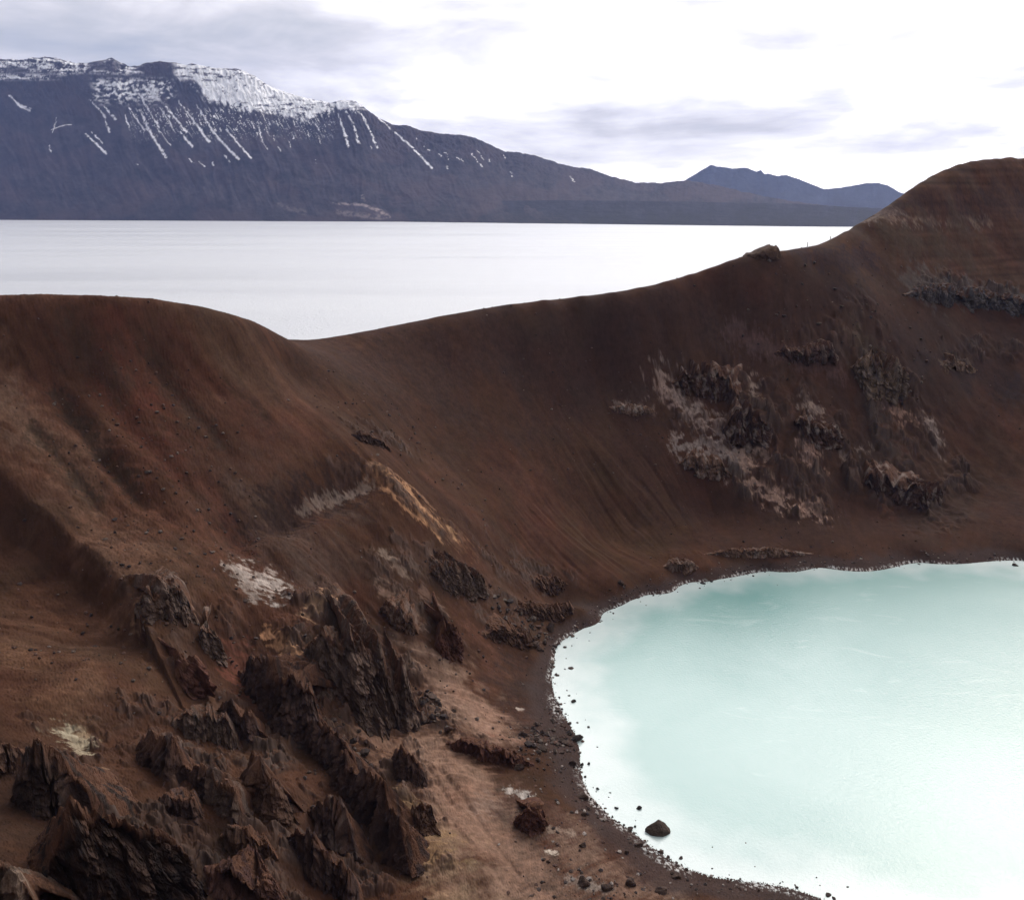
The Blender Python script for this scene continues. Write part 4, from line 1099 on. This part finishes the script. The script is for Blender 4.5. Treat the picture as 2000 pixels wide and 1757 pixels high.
bmesh.ops.subdivide_edges(bmb, edges=bmb.edges[:], cuts=5, use_grid_fill=True); bmesh.ops.triangulate(bmb, faces=bmb.faces[:])
bmb.verts.index_update()
pv = np.array([q.co[:] for q in bmb.verts], np.float32); f4 = np.array([[w.index for w in q.verts] for q in bmb.faces], np.int32); bmb.free()
pv = pv + 0.05*np.stack([fbm(pv[:,1]*3, pv[:,2]*3, 3, 3), fbm(pv[:,0]*3, pv[:,2]*3, 3, 4), fbm(pv[:,0]*3, pv[:,1]*3, 3, 5)], -1)
boulder(1284, 1622, 46, 30, 'large brown boulder with a pointed top standing in the lake near the shore', (0.075,0.055,0.045), 1, prof=(pv.astype(np.float32), f4), z=0, sink=0.2)
for i, (u, v, w, h, lab) in enumerate([
 (1248,1578,11,7,'oval dark stone alone in the water above the large boulder'), (1204,1578,8,5,'small dark stone in the water left of the oval stone'),
 (1167,1540,7,6,'small round stone in the water by the bend of the shore'), (1240,1614,5,4,'tiny stone between the shore and the large boulder'),
 (1120,1370,11,7,'dark stone in the shallows off the narrow beach'), (1150,1420,6,4,'pebble in the shallows above the dark stone cluster'),
 (1127,1443,24,14,'dark stone cluster block jutting into the water'), (1136,1493,8,8,'dark round stone touching the waterline'), (1150,1492,6,6,'small pair stone just off the waterline'),
 (1372,1139,12,6,'greyish stone in the water off the inner point'), (1390,1136,7,5,'black stone beside the greyish one off the inner point'),
 (1435,1120,8,4,'flat stone in the water at the far shore'), (1982,1104,11,5,'dark stone in the water at the right end of the far shore')]):
    boulder(u, v, w, h, lab, (0.045,0.036,0.034), 30+i, name='stone', sub=3, z=0, group='stones standing in the water')
for i, (u, v, w, h, lab) in enumerate([
 (1138,1557,22,13,'dark flat boulder on the beach at the bend'), (1142,1727,26,18,'rounded brown boulder on the lower beach, leftmost of its row'), (1187,1735,24,16,'dark knobbly boulder, middle of the row on the lower beach'),
 (1230,1728,22,18,'brown rounded boulder, rightmost of the row on the lower beach'), (1292,1742,26,14,'long tan brown boulder low on the beach'),
 (1320,1712,18,9,'dark boulder near the waterline low on the beach'), (1138,1652,14,9,'small dark boulder in the middle of the tan beach'), (1223,1665,10,10,'dark upright stone on the tan beach'),
 (1247,1650,16,8,'flat dark boulder by the damp margin of the beach'), (1213,1143,14,13,'solitary dark boulder at the foot of the far wall'), (1075,1232,18,22,'rounded grey boulder at the edge of the narrow beach'),
 (1040,1258,24,16,'large rounded boulder below the knobs'), (1290,1666,11,6,'dark stone on the damp sand above the waterline'), (1118,1492,16,12,'dark boulder on the beach beside the waterline'),
 (985,1480,26,20,'dark angular block under the flat red slab'), (1012,1500,24,16,'second angular block under the red slab, nearer the beach'), (838,1368,30,26,'grey block fallen beside the tallest crag'), (855,1395,20,14,'lower grey block in the rubble by the tallest crag'),
 (1150,1580,12,7,'small stone below the dark flat boulder'), (1140,1592,10,9,'brown stone between beach boulders')]):
    boulder(u, v, w, h, lab, (0.068,0.046,0.038), 60+i, sub=3, group='boulders lying on the beach and scree', sink=0.3)

# smaller countable stones along the waterline, copies of a few shapes
protos = []
for k in range(8):
    vv, ff = stone_shape(200+k, 2, 10, 0.7)
    me_o = mesh_obj('stone', vv, ff, M_rock, cols=stone_cols(len(vv), (0.050+0.006*(k%3), 0.038+0.004*(k%3), 0.035+0.003*(k%3))))
    protos.append(me_o.data); bpy.data.objects.remove(me_o)
rs = np.random.RandomState(12)
sx = np.array([at_z(u, v, 0.0)[:2] for u, v in SHORE])
seg = np.hypot(*(sx[1:]-sx[:-1]).T); cum = np.concatenate([[0], np.cumsum(seg)])
for k in range(230):
    q = rs.uniform(0, cum[-1]); x = np.interp(q, cum, sx[:,0]); y = np.interp(q, cum, sx[:,1])
    dx, dy = CEN[0]-x, CEN[1]-y; n = math.hypot(dx, dy)
    o_ = rs.exponential(1.1)*rs.choice([-1.6, 1.0], p=[0.5, 0.5])
    x += dx/n*o_; y += dy/n*o_
    z = max(float(terrain_h(x, y)[0]), 0.0)
    o = bpy.data.objects.new('stone', protos[k % 8]); C.objects.link(o)
    r = 0.10 + rs.exponential(0.09); r = min(r, 0.55)
    o.location = (x, y, z + r*0.1); o.scale = (r*rs.uniform(.8, 1.4), r*rs.uniform(.8, 1.3), r*rs.uniform(.6, 1)); o.rotation_euler = (rs.uniform(-.3,.3), rs.uniform(-.3,.3), rs.uniform(0, 6.28))
    tag(o, 'small dark stone strewn along the waterline of the crater lake', 'stone', 'small stones along the waterline')

def scatter(name, n, place, smin, smax, cols, seed, sub=1):
    """very many loose stones as one object"""
    r = np.random.RandomState(seed); V, Fc, Cc = [], [], []; base = 0
    shapes = [stone_shape(seed*10+k, sub, 7, 0.75) for k in range(6)]
    X, Y = place(n, r); Z = terrain_h(X, Y)
    ok = Z > -0.3; X, Y, Z = X[ok], Y[ok], Z[ok]
    for k in range(len(X)):
        vv, ff = shapes[k % 6]; sc = smin + (smax-smin)*r.rand()**5
        a = r.rand()*6.28; c_, s_ = math.cos(a), math.sin(a)
        w = vv*sc*np.array([r.uniform(.7,1.3), r.uniform(.7,1.3), 1]); w = np.stack([w[:,0]*c_-w[:,1]*s_, w[:,0]*s_+w[:,1]*c_, w[:,2]], -1)
        V.append(w + np.array([X[k], Y[k], Z[k]+sc*0.15])); Fc.append(ff+base); base += len(w)
        c = np.array(cols[r.randint(len(cols))])*r.uniform(.7, 1.25); Cc.append(stone_cols(len(w), c))
    o = mesh_obj(name, np.concatenate(V), np.concatenate(Fc), M_rock, cols=np.concatenate(Cc)); tag(o, kind='stuff')
    return o
def near_lines(lines):
    L = [np.array(xy(l)) for l, w in lines]; Wd = [w for l, w in lines]
    def f(n, r):
        X, Y = [], []
        for k in range(n):
            i = r.randint(len(L)); q = L[i]; j = r.randint(len(q)-1); t = r.rand()
            p = q[j]*(1-t)+q[j+1]*t; X.append(p[0]+r.normal()*Wd[i]); Y.append(p[1]+r.normal()*Wd[i])
        return np.array(X), np.array(Y)
    return f
SC = [(0.055,0.038,0.032), (0.045,0.034,0.032), (0.085,0.050,0.040), (0.11,0.085,0.072)]
scatter('scree_stones', 4600, near_lines([([(150,780),(400,900)],7), ([(650,760),(760,860),(900,950)],9), ([(300,900),(500,1150)],10), ([(700,1200),(900,1300)],6), ([(1100,700),(1250,900)],14),
        ([(100,1200),(400,1300)],8), ([(400,1250),(700,1550)],8), ([(1350,900),(1800,1040)],14), ([(1550,560),(1900,700)],16)]), 0.04, 0.42, SC, 3)
scatter('beach_gravel', 3600, near_lines([([(1120,1420),(1150,1560),(1290,1680),(1500,1750)],2.2), ([(1090,1300),(1100,1420)],1.4), ([(1095,1260),(1200,1175),(1320,1140)],1.2),
        ([(1350,1128),(1600,1100),(1990,1088)],1.3), ([(1000,1430),(1080,1480),(1060,1640)],3.0), ([(1100,1700),(1250,1757)],4)]), 0.04, 0.34, SC[:3]+[(0.2,0.17,0.155)], 4)
scatter('rubble', 1500, near_lines([([(830,1370),(860,1410)],1.2), ([(1040,1450),(1110,1440)],1.8), ([(600,1420),(700,1480)],2.5), ([(1450,600),(1800,700)],8), ([(980,1190),(1080,1250)],3)]), 0.08, 0.8, SC, 5)

# summit rock on the rim and the two marker posts
def summit_rock():
    x, y, z = at_Y(1489, 493, 261)
    v, ff = ICO[4]; v = v.copy(); k = 261/F/ct
    top = np.interp(v[:,0], [-1,-.8,-.6,-.2,.1,.4,.55,.72,.85,1], [.05,.30,.26,.55,.68,.92,.80,1.0,.55,.05])
    f1, f2, rv, _, _ = worley(v[:,0]*5, v[:,1]*4+v[:,2]*3, 5)
    up_ = v[:,2] > 0
    zz = np.where(up_, top*np.abs(v[:,2])**0.55*24*k + (rv-0.5)*3.2*k*np.minimum(1, top*2), v[:,2]*16*k)
    vv = np.stack([v[:,0]*35*k + (rv-0.5)*2*k, v[:,1]*24*k + (rv-0.5)*4*k, zz], -1)
    o = mesh_obj('summit_rock', vv, ff, M_rock, cols=stone_cols(len(vv), (0.070,0.040,0.026))); o.location = (x, y, z-6.5*k)
    tag(o, 'ragged golden brown rock standing on the crater rim against the bright lake', 'rock')
summit_rock()
def post(u, v, hpx, label):
    Y = float(np.interp(u, [q[0] for q in RIM], [q[2] for q in RIM])); x, y, z = at_Y(u, v+1.5, Y); h = hpx*Y/F
    z = float(terrain_h(x, y)[0])-0.2
    bm = bmesh.new(); bmesh.ops.create_cone(bm, cap_ends=True, segments=8, radius1=0.13, radius2=0.10, depth=h+0.4, matrix=__import__('mathutils').Matrix.Translation((0,0,(h+0.4)/2)))
    me = bpy.data.meshes.new('marker_post'); bm.to_mesh(me); bm.free()
    t = MT('weathered_wood'); p_ = t.coord(); t.L(t.mix(t.noise(p_, 8.0), (0.28,0.25,0.23,1), (0.40,0.37,0.34,1)), t.b.inputs['Base Color']); me.materials.append(t.m)
    o = bpy.data.objects.new('marker_post', me); C.objects.link(o); o.location = (x, y, z)
    tag(o, label, 'post', 'marker posts along the rim path')
post(1577, 480, 9, 'pale marker post on the rim, the one nearer the summit rock')
post(1622, 462, 6, 'faint marker post higher up the rim to the right')

# ------------------------------------------------------------------ the air between here and the far mountains
def build_haze():
    me = bpy.data.meshes.new('haze'); bm = bmesh.new(); bmesh.ops.create_cube(bm, size=1.0)
    bm.to_mesh(me); bm.free()
    o = bpy.data.objects.new('haze', me); C.objects.link(o)
    x0, x1, y0, y1, z0, z1 = -9100, 9100, -9100, 9100, LAKE_Z-31, 1200
    o.scale = (x1-x0, y1-y0, z1-z0); o.location = ((x0+x1)/2, (y0+y1)/2, (z0+z1)/2)
    m = bpy.data.materials.new('air'); m.use_nodes = True; nt = m.node_tree; nt.nodes.clear()
    out = nt.nodes.new('ShaderNodeOutputMaterial'); v = nt.nodes.new('ShaderNodeVolumePrincipled')
    v.inputs['Color'].default_value = (0.38, 0.50, 1.0, 1); v.inputs['Density'].default_value = 4.6e-5
    nt.links.new(v.outputs[0], out.inputs['Volume'])
    me.materials.append(m); tag(o, kind='stuff')
build_haze()
